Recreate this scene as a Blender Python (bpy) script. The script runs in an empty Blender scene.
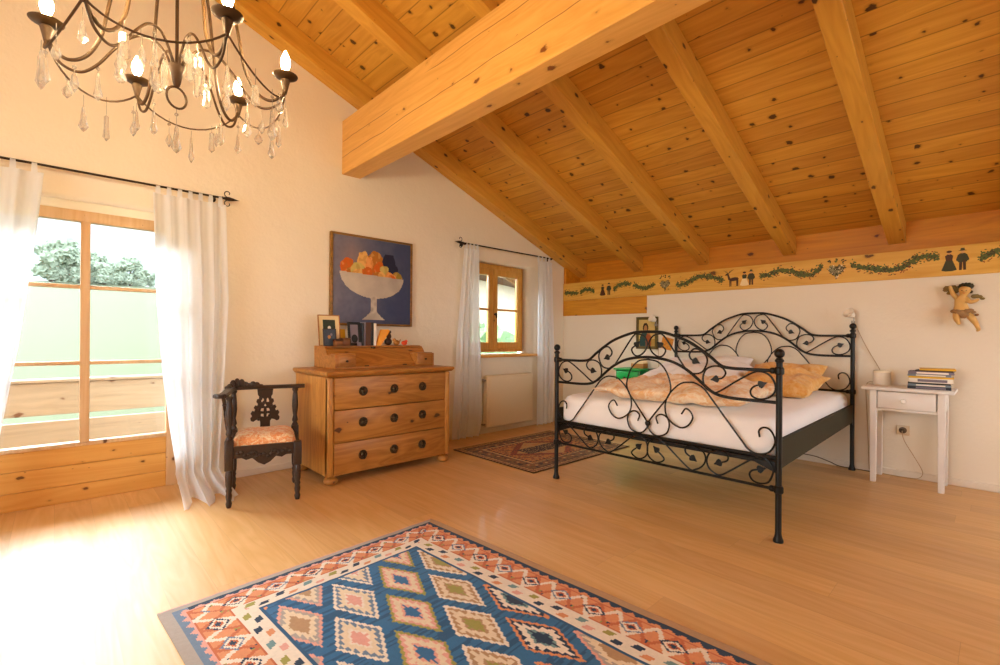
import bpy, bmesh, math, random
from mathutils import Vector, Matrix, noise

sc = bpy.context.scene
col = sc.collection
rnd = random.Random(7)
PI = math.pi
sin, cos = math.sin, math.cos

# room frame: X along the gable wall towards the bed wall, Y towards the gable wall, Z up (metres)
XB = 5.204      # bed wall
YA = 4.230      # gable wall
YD = 4.355      # face of the big window
SL = 0.379      # roof slope
RIDGE = 0.30
def roof_z(x):  # underside of the rafters
    return 2.13 + SL * (5.2 - x) if x >= RIDGE else 2.13 + SL * (5.2 - RIDGE) - SL * (RIDGE - x)

def lin(c):
    if isinstance(c, str):
        c = c.lstrip('#'); c = tuple(int(c[i:i+2], 16) / 255 for i in (0, 2, 4))
    return tuple((v / 12.92 if v <= 0.04045 else ((v + 0.055) / 1.055) ** 2.4) for v in c)

# ------------------------------------------------------------------ mesh builder
class MB:
    def __init__(self):
        self.bm = bmesh.new(); self.mi = 0; self.sharp = 35
    def mat(self, i):
        self.mi = i; return self
    def _done(self):
        for f in self.bm.faces:
            if not f.tag:
                f.material_index = self.mi; f.tag = True
    def box(self, lo, hi, bevel=0.0, seg=2, rot=None, about=None):
        bm = self.bm
        r = bmesh.ops.create_cube(bm, size=1.0); vs = r['verts']
        c = [(a + b) / 2 for a, b in zip(lo, hi)]; s = [max(abs(b - a), 1e-5) for a, b in zip(lo, hi)]
        for v in vs:
            v.co = Vector((c[0] + v.co.x * s[0], c[1] + v.co.y * s[1], c[2] + v.co.z * s[2]))
        if rot is not None:
            p = Vector(about if about is not None else c)
            for v in vs: v.co = p + rot @ (v.co - p)
        if bevel > 0:
            es = list({e for v in vs for e in v.link_edges})
            bmesh.ops.bevel(bm, geom=es, offset=min(bevel, 0.45 * min(s)), segments=seg, profile=0.5, affect='EDGES')
        self._done(); return self
    def tube(self, pts, rad, sides=8, closed=False, cap=True):
        pts = [Vector(p) for p in pts]; n = len(pts)
        if n < 2: return self
        rs = rad if isinstance(rad, (list, tuple)) else [rad] * n
        tang = []
        for i in range(n):
            a = pts[(i - 1) % n] if (closed or i > 0) else pts[i]
            b = pts[(i + 1) % n] if (closed or i < n - 1) else pts[i]
            t = b - a
            tang.append(t.normalized() if t.length > 1e-9 else Vector((0, 0, 1)))
        up = Vector((0, 0, 1)) if abs(tang[0].z) < 0.9 else Vector((1, 0, 0))
        nrm = (up - tang[0] * up.dot(tang[0])).normalized()
        rings = []
        for i in range(n):
            if i > 0:
                nrm = nrm - tang[i] * nrm.dot(tang[i])
                nrm = nrm.normalized() if nrm.length > 1e-6 else tang[i].orthogonal().normalized()
            bn = tang[i].cross(nrm)
            rings.append([self.bm.verts.new(pts[i] + rs[i] * (cos(2 * PI * k / sides) * nrm + sin(2 * PI * k / sides) * bn)) for k in range(sides)])
        m = n if closed else n - 1
        for i in range(m):
            A, B = rings[i], rings[(i + 1) % n]
            off = 0
            if closed and i == n - 1:
                off = min(range(sides), key=lambda o: (A[0].co - B[o].co).length)
            for k in range(sides):
                self.bm.faces.new((A[k], A[(k + 1) % sides], B[(k + 1 + off) % sides], B[(k + off) % sides]))
        if cap and not closed:
            self.bm.faces.new(list(reversed(rings[0]))); self.bm.faces.new(rings[-1])
        self._done(); return self
    def lathe(self, prof, base=(0, 0, 0), axis=(0, 0, 1), sides=16, cap=True):
        # prof: [(radius, height)]
        ax = Vector(axis).normalized(); u = ax.orthogonal().normalized(); w = ax.cross(u); b = Vector(base)
        rings = []
        for r, h in prof:
            r = max(r, 1e-4)
            rings.append([self.bm.verts.new(b + ax * h + r * (cos(2 * PI * k / sides) * u + sin(2 * PI * k / sides) * w)) for k in range(sides)])
        for A, B in zip(rings, rings[1:]):
            for k in range(sides):
                self.bm.faces.new((A[k], A[(k + 1) % sides], B[(k + 1) % sides], B[k]))
        if cap:
            self.bm.faces.new(list(reversed(rings[0]))); self.bm.faces.new(rings[-1])
        self._done(); return self
    def ball(self, c, r, seg=16, scale=(1, 1, 1), jitter=0.0, seed=0, freq=3.0, ico=None, rot=None):
        if ico is None: q = bmesh.ops.create_uvsphere(self.bm, u_segments=seg, v_segments=max(6, seg // 2), radius=1)
        else: q = bmesh.ops.create_icosphere(self.bm, subdivisions=ico, radius=1)
        c = Vector(c)
        for v in q['verts']:
            d = v.co.copy(); k = 1.0
            if jitter: k += jitter * noise.noise(d * freq + Vector((seed, seed * 1.7, 0)))
            p = Vector((d.x * scale[0], d.y * scale[1], d.z * scale[2])) * (r * k)
            if rot is not None: p = rot @ p
            v.co = c + p
        self._done(); return self
    def poly(self, pts):
        vs = [self.bm.verts.new(p) for p in pts]; self.bm.faces.new(vs); self._done(); return self
    def prism(self, pts, d):
        # planar outline extruded by vector d
        d = Vector(d); A = [self.bm.verts.new(p) for p in pts]; B = [self.bm.verts.new(Vector(p) + d) for p in pts]
        n = len(A)
        fs = [self.bm.faces.new(A), self.bm.faces.new(list(reversed(B)))]
        for i in range(n): fs.append(self.bm.faces.new((A[i], B[i], B[(i + 1) % n], A[(i + 1) % n])))
        bmesh.ops.recalc_face_normals(self.bm, faces=fs)
        self._done(); return self
    def grid(self, f, nu, nv, closed_u=False):
        V = [[self.bm.verts.new(f(i / nu, j / nv)) for i in range(nu if closed_u else nu + 1)] for j in range(nv + 1)]
        N = len(V[0])
        for j in range(nv):
            for i in range(nu):
                a, b = i, (i + 1) % N
                self.bm.faces.new((V[j][a], V[j][b], V[j + 1][b], V[j + 1][a]))
        self._done(); return self
    def shape2d(self, loops, depth, to3d, bevel=0.0):
        # filled outlines with holes: loops in 2-D, extruded along to3d's third axis
        cu = bpy.data.curves.new('tmp', 'CURVE'); cu.dimensions = '2D'; cu.fill_mode = 'BOTH'
        cu.extrude = depth / 2; cu.bevel_depth = bevel; cu.bevel_resolution = 0
        for lp in loops:
            s = cu.splines.new('POLY'); s.points.add(len(lp) - 1)
            for p, q in zip(s.points, lp): p.co = (q[0], q[1], 0, 1)
            s.use_cyclic_u = True
        ob = bpy.data.objects.new('tmp', cu); me = ob.to_mesh()
        n0 = len(self.bm.verts)
        self.bm.from_mesh(me); self.bm.verts.ensure_lookup_table()
        for v in self.bm.verts[n0:]: v.co = Vector(to3d(v.co.x, v.co.y, v.co.z))
        bmesh.ops.remove_doubles(self.bm, verts=self.bm.verts[n0:], dist=1e-5)
        ob.to_mesh_clear(); bpy.data.objects.remove(ob); bpy.data.curves.remove(cu)
        self._done(); return self
    def build(self, name, mats, parent=None, M=None, smooth=True, loc=None, subsurf=0, solid=0.0, recalc=False):
        bm = self.bm
        if M is None and parent is not None: M = WM.get(parent.name)
        if M is not None: bm.transform(M.inverted())
        if loc is not None:
            bm.transform(Matrix.Translation(Vector(loc)).inverted())
        if recalc: bmesh.ops.recalc_face_normals(bm, faces=bm.faces[:])
        me = bpy.data.meshes.new(name); bm.to_mesh(me); bm.free()
        if not isinstance(mats, (list, tuple)): mats = [mats]
        for m in mats: me.materials.append(m)
        if smooth:
            for p in me.polygons: p.use_smooth = True
            me.set_sharp_from_angle(angle=math.radians(self.sharp))
        o = bpy.data.objects.new(name, me); col.objects.link(o)
        if loc is not None: o.location = loc
        if parent is not None:
            o.parent = parent; WM[o.name] = M
        if solid:
            s = o.modifiers.new('solid', 'SOLIDIFY'); s.thickness = solid; s.offset = 0
        if subsurf:
            s = o.modifiers.new('sub', 'SUBSURF'); s.levels = s.render_levels = subsurf
        return o
WM = {}   # object name -> matrix of its thing (children are modelled in room coordinates)

def tag(o, label=None, cat=None, group=None, kind=None):
    if label: o['label'] = label
    if cat: o['category'] = cat
    if group: o['group'] = group
    if kind: o['kind'] = kind
    return o
def thing(name, label, cat, loc=(0, 0, 0), rz=0.0, group=None):
    o = bpy.data.objects.new(name, None); col.objects.link(o)
    o.location = loc; o.rotation_euler = (0, 0, rz); o.empty_display_size = 0.05
    WM[o.name] = Matrix.Translation(Vector(loc)) @ Matrix.Rotation(rz, 4, 'Z')
    return tag(o, label, cat, group)
def struct(o): return tag(o, kind='structure')

def cr(pts, n=6, closed=False):
    # Catmull-Rom through the points
    P = [Vector(p) for p in pts]; N = len(P); out = []
    for i in range(N if closed else N - 1):
        p0 = P[(i - 1) % N] if (closed or i > 0) else P[i] * 2 - P[i + 1]
        p1, p2 = P[i], P[(i + 1) % N]
        p3 = P[(i + 2) % N] if (closed or i < N - 2) else p2 * 2 - p1
        for k in range(n):
            t = k / n
            out.append(0.5 * ((2 * p1) + (p2 - p0) * t + (2 * p0 - 5 * p1 + 4 * p2 - p3) * t * t + (3 * p1 - p0 - 3 * p2 + p3) * t ** 3))
    if not closed: out.append(P[-1])
    return out
def lerp(a, b, t): return a + (b - a) * t
def piecewise(z, pts):
    # pts sorted by descending z: [(z, x)]
    if z >= pts[0][0]: return pts[0][1]
    for (z0, x0), (z1, x1) in zip(pts, pts[1:]):
        if z >= z1:
            t = (z0 - z) / (z0 - z1); return lerp(x0, x1, t)
    return pts[-1][1]

# ------------------------------------------------------------------ materials
class NT:
    def __init__(self, name):
        self.m = bpy.data.materials.new(name); self.m.use_nodes = True
        self.t = self.m.node_tree; self.t.nodes.clear()
        self.out = self.t.nodes.new('ShaderNodeOutputMaterial')
    def n(self, typ, **kw):
        nd = self.t.nodes.new(typ)
        for k, v in kw.items(): setattr(nd, k, v)
        return nd
    def put(self, sock, v):
        if hasattr(v, 'is_output'): self.t.links.new(v, sock)
        elif v is not None:
            if isinstance(v, (tuple, list)) and len(v) == 3 and sock.type == 'RGBA': v = (*v, 1)
            sock.default_value = v
    def math(self, op, a, b=None, c=None):
        nd = self.n('ShaderNodeMath', operation=op)
        self.put(nd.inputs[0], a)
        if b is not None: self.put(nd.inputs[1], b)
        if c is not None: self.put(nd.inputs[2], c)
        return nd.outputs[0]
    def mix(self, f, a, b, blend='MIX'):
        nd = self.n('ShaderNodeMix', data_type='RGBA', blend_type=blend)
        self.put(nd.inputs[0], f); self.put(nd.inputs[6], a); self.put(nd.inputs[7], b)
        return nd.outputs[2]
    def ramp(self, f, stops):
        nd = self.n('ShaderNodeValToRGB'); el = nd.color_ramp.elements
        while len(el) < len(stops): el.new(0.5)
        for e, (p, c) in zip(el, stops):
            e.position = p; e.color = (*c, 1) if len(c) == 3 else c
        self.put(nd.inputs[0], f); return nd.outputs[0]
    def step(self, x, lo, hi, a=0.0, b=1.0):
        nd = self.n('ShaderNodeMapRange'); nd.clamp = True
        self.put(nd.inputs[0], x); nd.inputs[1].default_value = lo; nd.inputs[2].default_value = hi
        nd.inputs[3].default_value = a; nd.inputs[4].default_value = b
        return nd.outputs[0]
    def obj(self): return self.n('ShaderNodeTexCoord').outputs['Object']
    def xyz(self, v):
        nd = self.n('ShaderNodeSeparateXYZ'); self.put(nd.inputs[0], v); return nd.outputs
    def vec(self, x, y, z):
        nd = self.n('ShaderNodeCombineXYZ')
        for s, v in zip(nd.inputs, (x, y, z)): self.put(s, v)
        return nd.outputs[0]
    def noise(self, v, scale, detail=3, rough=0.5, dist=0.0):
        nd = self.n('ShaderNodeTexNoise'); self.put(nd.inputs['Vector'], v)
        nd.inputs['Scale'].default_value = scale; nd.inputs['Detail'].default_value = detail
        nd.inputs['Roughness'].default_value = rough; nd.inputs['Distortion'].default_value = dist
        return nd.outputs[0]
    def bump(self, h, strength=0.3, dist=0.01):
        nd = self.n('ShaderNodeBump'); nd.inputs['Strength'].default_value = strength; nd.inputs['Distance'].default_value = dist
        self.put(nd.inputs['Height'], h); return nd.outputs[0]
    def bsdf(self, color, rough=0.5, metal=0.0, normal=None, spec=0.5, trans=0.0, ior=1.45, coat=0.0, sheen=0.0, emis=None, estr=0.0, sss=0.0):
        nd = self.n('ShaderNodeBsdfPrincipled')
        self.put(nd.inputs['Base Color'], color); self.put(nd.inputs['Roughness'], rough)
        nd.inputs['Metallic'].default_value = metal; nd.inputs['Specular IOR Level'].default_value = spec
        nd.inputs['Transmission Weight'].default_value = trans; nd.inputs['IOR'].default_value = ior
        nd.inputs['Coat Weight'].default_value = coat; nd.inputs['Sheen Weight'].default_value = sheen
        if normal is not None: self.put(nd.inputs['Normal'], normal)
        if emis is not None:
            self.put(nd.inputs['Emission Color'], emis); nd.inputs['Emission Strength'].default_value = estr
        return nd.outputs[0]
    def done(self, shader):
        self.t.links.new(shader, self.out.inputs[0]); return self.m

def plain(name, c, rough=0.5, metal=0.0, var=0.06, scale=12.0, bump=0.0, spec=0.5, coat=0.0, sheen=0.0):
    t = NT(name); c = lin(c)
    f = t.noise(t.obj(), scale, 4)
    colr = t.mix(f, tuple(v * (1 - var) for v in c), tuple(min(1, v * (1 + var)) for v in c))
    nm = t.bump(t.noise(t.obj(), scale * 4, 4), bump, 0.01) if bump else None
    return t.done(t.bsdf(colr, rough, metal, nm, spec, coat=coat, sheen=sheen))

def wood(name, light, dark, axis=0, plank=None, seam=0.03, length=None, knots=0.0, rough=0.45, streak=1.0,
         var=0.12, coat=0.0, knot_scale=6.0, spec=0.4, bump=0.08, seam_dark=0.35, fine=1.0, cath=0.5, knot_col='#5a2f12', knot_r=0.13, cracks=None):
    t = NT(name); L, D = lin(light), lin(dark)
    x = t.xyz(t.obj()); al = x[axis]; ot = [x[i] for i in range(3) if i != axis]
    off = None; pid2 = None; seamf = None
    if plank:
        pa, w = plank
        q = t.math('DIVIDE', x[pa], w); pid = t.math('FLOOR', q); fr = t.math('FRACT', q)
        wn = t.n('ShaderNodeTexWhiteNoise', noise_dimensions='1D'); t.put(wn.inputs['W'], pid)
        off = wn.outputs[0]
        dseam = t.math('MINIMUM', fr, t.math('SUBTRACT', 1.0, fr))
        seamf = t.step(dseam, seam * 0.35, seam, 1, 0)
        pid2 = pid
        if length:
            q2 = t.math('DIVIDE', t.math('ADD', al, t.math('MULTIPLY', off, length * 3.7)), length)
            fl = t.math('FLOOR', q2); f2 = t.math('FRACT', q2)
            pid2 = t.math('ADD', pid, t.math('MULTIPLY', fl, 17.31))
            d2 = t.math('MULTIPLY', t.math('MINIMUM', f2, t.math('SUBTRACT', 1.0, f2)), length / w)
            seamf = t.math('MAXIMUM', seamf, t.step(d2, seam * 0.35, seam, 1, 0))
        wn2 = t.n('ShaderNodeTexWhiteNoise', noise_dimensions='1D'); t.put(wn2.inputs['W'], t.math('ADD', pid2, 0.37))
        off = wn2.outputs[0]
    sh = t.math('MULTIPLY', off, 40.0) if off is not None else 0.0
    def V(sa, so):
        a = t.math('ADD', t.math('MULTIPLY', al, sa), sh)
        b = t.math('MULTIPLY', ot[0], so); c = t.math('MULTIPLY', ot[1], so)
        return t.vec(a, b, c)
    n1 = t.noise(V(1.2 * streak, 22.0 * fine), 1.0, 5, 0.6, 0.3)
    n2 = t.noise(V(0.55 * streak, 5.0), 1.0, 3, 0.5, 0.8)
    rings = t.math('FRACT', t.math('MULTIPLY', n2, 9.0))
    rings = t.math('MULTIPLY', t.math('ABSOLUTE', t.math('SUBTRACT', rings, 0.5)), 2.0)
    f = t.math('ADD', t.math('MULTIPLY', n1, 1.0 - cath * 0.45), t.math('MULTIPLY', rings, cath * 0.45))
    c = t.mix(t.step(f, 0.22, 0.78), D, L)
    if off is not None:
        hsv = t.n('ShaderNodeHueSaturation')
        t.put(hsv.inputs['Value'], t.step(off, 0, 1, 1 - var, 1 + var)); t.put(hsv.inputs['Hue'], t.step(off, 0, 1, 0.497, 0.503))
        t.put(hsv.inputs['Color'], c); c = hsv.outputs[0]
    if knots > 0:
        vo = t.n('ShaderNodeTexVoronoi', feature='F1', voronoi_dimensions='2D'); vo.inputs['Scale'].default_value = 1.0
        t.put(vo.inputs['Vector'], t.vec(t.math('ADD', t.math('MULTIPLY', al, knot_scale * 0.62), sh), t.math('MULTIPLY', t.math('ADD', ot[0], ot[1]), knot_scale), 0.0))
        kr = t.xyz(vo.outputs['Color'])[0]
        r = t.math('MULTIPLY', t.math('MAXIMUM', t.math('SUBTRACT', kr, 1.0 - knots), 0.0), knot_r / knots)
        wob = t.math('MULTIPLY', t.math('SUBTRACT', t.noise(V(30.0, 45.0), 1.0, 2), 0.5), 0.20)
        k = t.math('SUBTRACT', r, t.math('ADD', vo.outputs['Distance'], wob))
        kc = t.step(k, -0.015, 0.03); halo = t.step(k, -0.10, 0.0, 0, 0.45)
        halo = t.math('MULTIPLY', halo, t.step(r, 0.0, 0.02))
        c = t.mix(halo, c, tuple(v * 0.75 for v in D)); c = t.mix(t.math('MULTIPLY', kc, 0.9), c, lin(knot_col))
    if cracks:
        ci, ranges = cracks
        for z0, k0, a0, a1 in ranges:     # wandering drying cracks in the timber's face
            wv = t.math('MULTIPLY', t.math('SUBTRACT', t.noise(t.vec(al, 0.0, z0 * 9), 1.6, 3), 0.5), 0.055)
            dd = t.math('ABSOLUTE', t.math('SUBTRACT', t.math('ADD', x[ci], wv), t.math('ADD', z0, t.math('MULTIPLY', al, k0))))
            on = t.math('MULTIPLY', t.step(dd, 0.0015, 0.0045, 1, 0), t.math('MULTIPLY', t.step(al, a0, a0 + .15), t.step(al, a1 - .15, a1, 1, 0)))
            c = t.mix(t.math('MULTIPLY', on, 0.75), c, lin('#7a3a10'))
    h = f
    if seamf is not None:
        c = t.mix(t.math('MULTIPLY', seamf, 1 - seam_dark), c, tuple(v * 0.22 for v in D))
        h = t.math('SUBTRACT', t.math('MULTIPLY', f, 0.2), seamf)
    nm = t.bump(h, bump, 0.01)
    return t.done(t.bsdf(c, rough, 0, nm, spec, coat=coat))

def colattr(name, rough=0.9, bump=0.0, var=0.10, scale=60.0, sheen=0.0, spec=0.2):
    t = NT(name)
    a = t.n('ShaderNodeAttribute'); a.attribute_name = 'Col'
    f = t.noise(t.obj(), scale, 3)
    c = t.mix(1.0, a.outputs['Color'], t.mix(f, (1 - var,) * 3, (1 + var * 0.3,) * 3), 'MULTIPLY')
    nm = t.bump(t.noise(t.obj(), scale * 3, 2), bump, 0.005) if bump else None
    return t.done(t.bsdf(c, rough, 0, nm, spec, sheen=sheen))

def colour_grid(name, fpos, fcol, nu, nv, mat, parent=None, thick=None, loc=None, domain='FACE'):
    # a grid whose every face carries the colour of the weave or the paint at that spot
    bm = bmesh.new()
    V = [[bm.verts.new(fpos(i / nu, j / nv)) for i in range(nu + 1)] for j in range(nv + 1)]
    cols = []
    for j in range(nv):
        for i in range(nu):
            bm.faces.new((V[j][i], V[j + 1][i], V[j + 1][i + 1], V[j][i + 1])); cols.append(fcol((i + 0.5) / nu, (j + 0.5) / nv))
    if thick is not None:   # skirt down to the underside
        d = Vector(thick); ring = [V[0][i] for i in range(nu + 1)] + [V[j][nu] for j in range(1, nv + 1)] + [V[nv][i] for i in range(nu - 1, -1, -1)] + [V[j][0] for j in range(nv - 1, 0, -1)]
        low = [bm.verts.new(v.co + d) for v in ring]; n = len(ring)
        for i in range(n):
            bm.faces.new((ring[i], ring[(i + 1) % n], low[(i + 1) % n], low[i])); 
            cols.append(cols[0])
        bm.faces.new(low); cols.append(cols[0])
    M = WM.get(parent.name) if parent is not None else None
    if M is not None: bm.transform(M.inverted())
    if loc is not None: bm.transform(Matrix.Translation(Vector(loc)).inverted())
    me = bpy.data.meshes.new(name); bm.to_mesh(me); bm.free()
    at = me.attributes.new('Col', 'FLOAT_COLOR', 'FACE')
    buf = []
    for c in cols: buf.extend((*c, 1.0))
    at.data.foreach_set('color', buf)
    me.materials.append(mat)
    o = bpy.data.objects.new(name, me); col.objects.link(o)
    if loc is not None: o.location = loc
    if parent is not None: o.parent = parent; WM[o.name] = M
    return o
M = {}
M['deck'] = wood('roof_boards', '#dea746', '#c0872e', axis=1, plank=(0, 0.146), seam=0.035, knots=0.50, knot_scale=9.5, knot_r=0.15, rough=0.42, var=0.09, seam_dark=0.40, cath=0.45, knot_col='#3a1d0a')
M['rafter'] = wood('rafter_timber', '#dea845', '#c48c32', axis=0, knots=0.40, knot_scale=9.0, knot_r=0.16, rough=0.45, cath=0.45, knot_col='#3a1d0a')
M['purlin'] = wood('purlin_timber', '#eab868', '#d59d4c', axis=1, knots=0.40, knot_scale=5.5, knot_r=0.13, rough=0.42, cath=0.5, knot_col='#6a3210', cracks=(2, [(2.905, -.022, -2, 4.3), (2.995, -.008, 3.3, 4.3), (3.06, 0, .2, 2.9)]))
M['fascia'] = wood('eaves_board', '#da9220', '#be7614', axis=1, knots=0.12, knot_scale=6.0, rough=0.4)
M['painted'] = wood('painted_board_timber', '#e4b654', '#cf9836', axis=1, knots=0.12, knot_scale=6.0, rough=0.45)
M['honey'] = wood('honey_board', '#e0a030', '#c07c1c', axis=1, knots=0.22, knot_scale=6.0, rough=0.4)
M['floor'] = wood('oak_floor', '#dfb37a', '#cf9e5b', axis=1, plank=(0, 0.18), seam=0.008, length=2.3, rough=0.36, var=0.085, seam_dark=0.75, bump=0.02, cath=0.6, spec=0.45, coat=0.08)
M['pinepale'] = wood('glare_paled_pine', '#dcbb92', '#cba274', axis=2, knots=0.08, knot_scale=8.0, rough=0.4)  # window pine made paler, glare on the big window put into its colour
M['pine'] = wood('window_pine', '#dfa956', '#c68c38', axis=2, knots=0.12, knot_scale=7.0, rough=0.4)
M['pinex'] = wood('parapet_pine', '#e2ad60', '#d09444', axis=0, knots=0.20, knot_scale=10.0, knot_r=0.10, rough=0.38)
M['outpine'] = wood('balcony_pine', '#a4917e', '#907e6c', axis=0, knots=0.25, knot_scale=5.0, rough=0.6)
M['dresser'] = wood('dresser_pine', '#bf8640', '#8e5a22', axis=0, knots=0.30, knot_scale=7.0, rough=0.38, cath=0.5, streak=1.6, knot_col='#40230e')
M['dresserz'] = wood('dresser_pine_upright', '#cc9448', '#a56c2e', axis=2, knots=0.18, knot_scale=7.0, rough=0.38, cath=0.7, streak=1.6)
M['hutch'] = wood('writing_box_pine', '#c08440', '#935e26', axis=0, knots=0.15, knot_scale=10.0, rough=0.4, cath=0.7, streak=2)

def wall_mat():
    t = NT('rough_plaster')
    o = t.obj()
    n = t.noise(o, 1.3, 4); c = t.mix(n, lin('#e6dcc8'), lin('#efe6d4'))
    h = t.math('ADD', t.noise(o, 5.0, 4), t.math('MULTIPLY', t.noise(o, 45.0, 4), 0.25))
    return t.done(t.bsdf(c, 0.85, 0, t.bump(h, 0.35, 0.02), 0.2))
M['plaster'] = wall_mat()
M['base_white'] = plain('white_skirting', '#e6dccb', 0.6)
M['iron'] = plain('black_iron', '#15130f', 0.38, 0.35, bump=0.05, scale=30)
M['rod'] = plain('dark_bronze', '#2e2117', 0.45, 0.6)
M['bronze'] = plain('antique_bronze', '#4a3319', 0.5, 0.3, var=0.3, scale=25)
M['chair_wood'] = plain('dark_carved_oak', '#34241a', 0.34, var=0.35, scale=30, bump=0.25)
M['white_paint'] = plain('white_paint', '#e8e4de', 0.5)
M['radiator'] = plain('cream_enamel', '#e9dcc2', 0.4, var=0.02)
M['metal'] = plain('dull_steel', '#9a958c', 0.35, 0.9)
M['brass'] = plain('aged_brass', '#4a3a26', 0.45, 0.7, var=0.3)
M['sheet'] = plain('white_sheet', '#eeeef0', 0.9, var=0.03, bump=0.05, sheen=0.2)
M['pillow_white'] = plain('white_pillow_linen', '#f1f1f2', 0.9, var=0.03, bump=0.1, scale=6, sheen=0.2)
M['olive'] = plain('dark_olive_fabric', '#33301f', 0.85, var=0.15, scale=40, bump=0.1)
M['green'] = plain('bright_green_lacquer', '#0f9a3f', 0.35, var=0.10)
M['green_dark'] = plain('dark_green_lacquer', '#0c6a36', 0.35, var=0.10)
M['dark_grey'] = plain('grey_brown_box', '#5c5142', 0.6)
M['black'] = plain('black_board', '#17150f', 0.5)
M['grey'] = plain('grey_card', '#7d7480', 0.6)
M['cream'] = plain('cream_card', '#e6cf9e', 0.7)
M['white'] = plain('white_card', '#efe9dd', 0.6)
M['brown'] = plain('brown_cover', '#5a3416', 0.5, var=0.2)
M['dark_brown'] = plain('dark_brown_cover', '#36231a', 0.5, var=0.2)
M['orange'] = plain('orange_card', '#e69a2c', 0.5)
M['yellow'] = plain('yellow_card', '#e2b22e', 0.5)
M['red'] = plain('orange_red_glaze', '#d9481c', 0.3)
M['tan'] = plain('tan_pottery', '#b47a36', 0.5, var=0.2)
M['box_brown'] = plain('small_brown_box', '#7a4c22', 0.5, var=0.2)
M['navy'] = plain('blue_grey_cover', '#7d8c98', 0.5)
M['darkblue'] = plain('dark_slate_cover', '#2c3038', 0.5)
M['pages'] = plain('book_pages', '#dcc69a', 0.8, var=0.12, scale=160)
M['outlet'] = plain('outlet_plastic', '#d8c4a4', 0.4)
M['socket'] = plain('brown_socket', '#6e5236', 0.5)
M['cable'] = plain('beige_cable', '#b89a70', 0.5)
M['cable_dark'] = plain('brown_cable', '#5a4026', 0.5)
M['skin'] = plain('carved_gilt_skin', '#d9ac62', 0.45, var=0.18, scale=20)
M['hair'] = plain('dark_carved_hair', '#2d2a16', 0.5, var=0.3, scale=60, bump=0.4)
M['cloth_gilt'] = plain('rose_gilt_cloth', '#a07a50', 0.5, var=0.35, scale=50, bump=0.3)
M['wing'] = plain('brown_gilt_wing', '#7d6a38', 0.5, var=0.4, scale=40, bump=0.4)
M['leaf_green'] = plain('painted_leaf', '#55602a', 0.6, var=0.35, scale=60)
M['leaf_dark'] = plain('painted_dark_leaf', '#463f1e', 0.6, var=0.3, scale=60)
M['paint_brown'] = plain('painted_brown', '#4a2c14', 0.6, var=0.3, scale=60)
M['paint_olive'] = plain('painted_olive', '#3c3a1e', 0.6, var=0.3, scale=60)
M['paint_cream'] = plain('painted_cream', '#e9d3a0', 0.6, var=0.1, scale=60)
M['paint_grey'] = plain('painted_grey', '#8a8058', 0.6, var=0.3, scale=60)
M['paint_red'] = plain('painted_red', '#93451c', 0.6, var=0.2, scale=60)
M['paint_skin'] = plain('painted_skin', '#d09a60', 0.6)

def cushion_mat(name, a, b, c, scale, k=0.5):
    t = NT(name); o = t.obj()
    n = t.noise(o, scale, 5, 0.6, 1.2); n2 = t.noise(o, scale * 2.3, 4, 0.6, 2.0)
    colr = t.ramp(n, [(0.30, lin(a)), (0.46, lin(b)), (0.54, lin(a)), (0.68, lin(b))])
    colr = t.mix(t.step(n2, 0.52, 0.66, 0, k), colr, lin(c))
    return t.done(t.bsdf(colr, 0.9, 0, t.bump(t.noise(o, 40, 3), 0.1, 0.01), 0.2, sheen=0.2))
M['seat'] = cushion_mat('floral_seat_fabric', '#ecdcb6', '#e08a48', '#b5512a', 15)
M['duvet'] = cushion_mat('peach_watercolour_linen', '#f2e2c8', '#e6b982', '#f5ecdc', 6, 0.8)
M['pillow_orange'] = cushion_mat('apricot_linen', '#e6bb76', '#dea450', '#efd5a6', 7, 0.5)

def curtain_mat():
    t = NT('white_voile'); o = t.obj()
    c = t.mix(t.noise(o, 6, 3), lin('#eff3f9'), lin('#f6f9fd'))
    d = t.n('ShaderNodeBsdfDiffuse'); t.put(d.inputs[0], c)
    tr = t.n('ShaderNodeBsdfTranslucent'); t.put(tr.inputs[0], c)
    tp = t.n('ShaderNodeBsdfTransparent'); t.put(tp.inputs[0], (1, 1, 1))
    m1 = t.n('ShaderNodeMixShader'); m1.inputs[0].default_value = 0.55
    t.t.links.new(d.outputs[0], m1.inputs[1]); t.t.links.new(tr.outputs[0], m1.inputs[2])
    m2 = t.n('ShaderNodeMixShader'); m2.inputs[0].default_value = 0.08
    t.t.links.new(m1.outputs[0], m2.inputs[1]); t.t.links.new(tp.outputs[0], m2.inputs[2])
    return t.done(m2.outputs[0])
M['curtain'] = curtain_mat()
def glass_mat():
    t = NT('window_glass')
    tp = t.n('ShaderNodeBsdfTransparent'); t.put(tp.inputs[0], (0.97, 0.98, 0.97))
    gl = t.n('ShaderNodeBsdfGlossy'); gl.inputs['Roughness'].default_value = 0.02
    fr = t.n('ShaderNodeFresnel'); fr.inputs[0].default_value = 1.35
    m = t.n('ShaderNodeMixShader'); t.t.links.new(fr.outputs[0], m.inputs[0])
    t.t.links.new(tp.outputs[0], m.inputs[1]); t.t.links.new(gl.outputs[0], m.inputs[2])
    return t.done(m.outputs[0])
M['glass'] = glass_mat()
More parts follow.
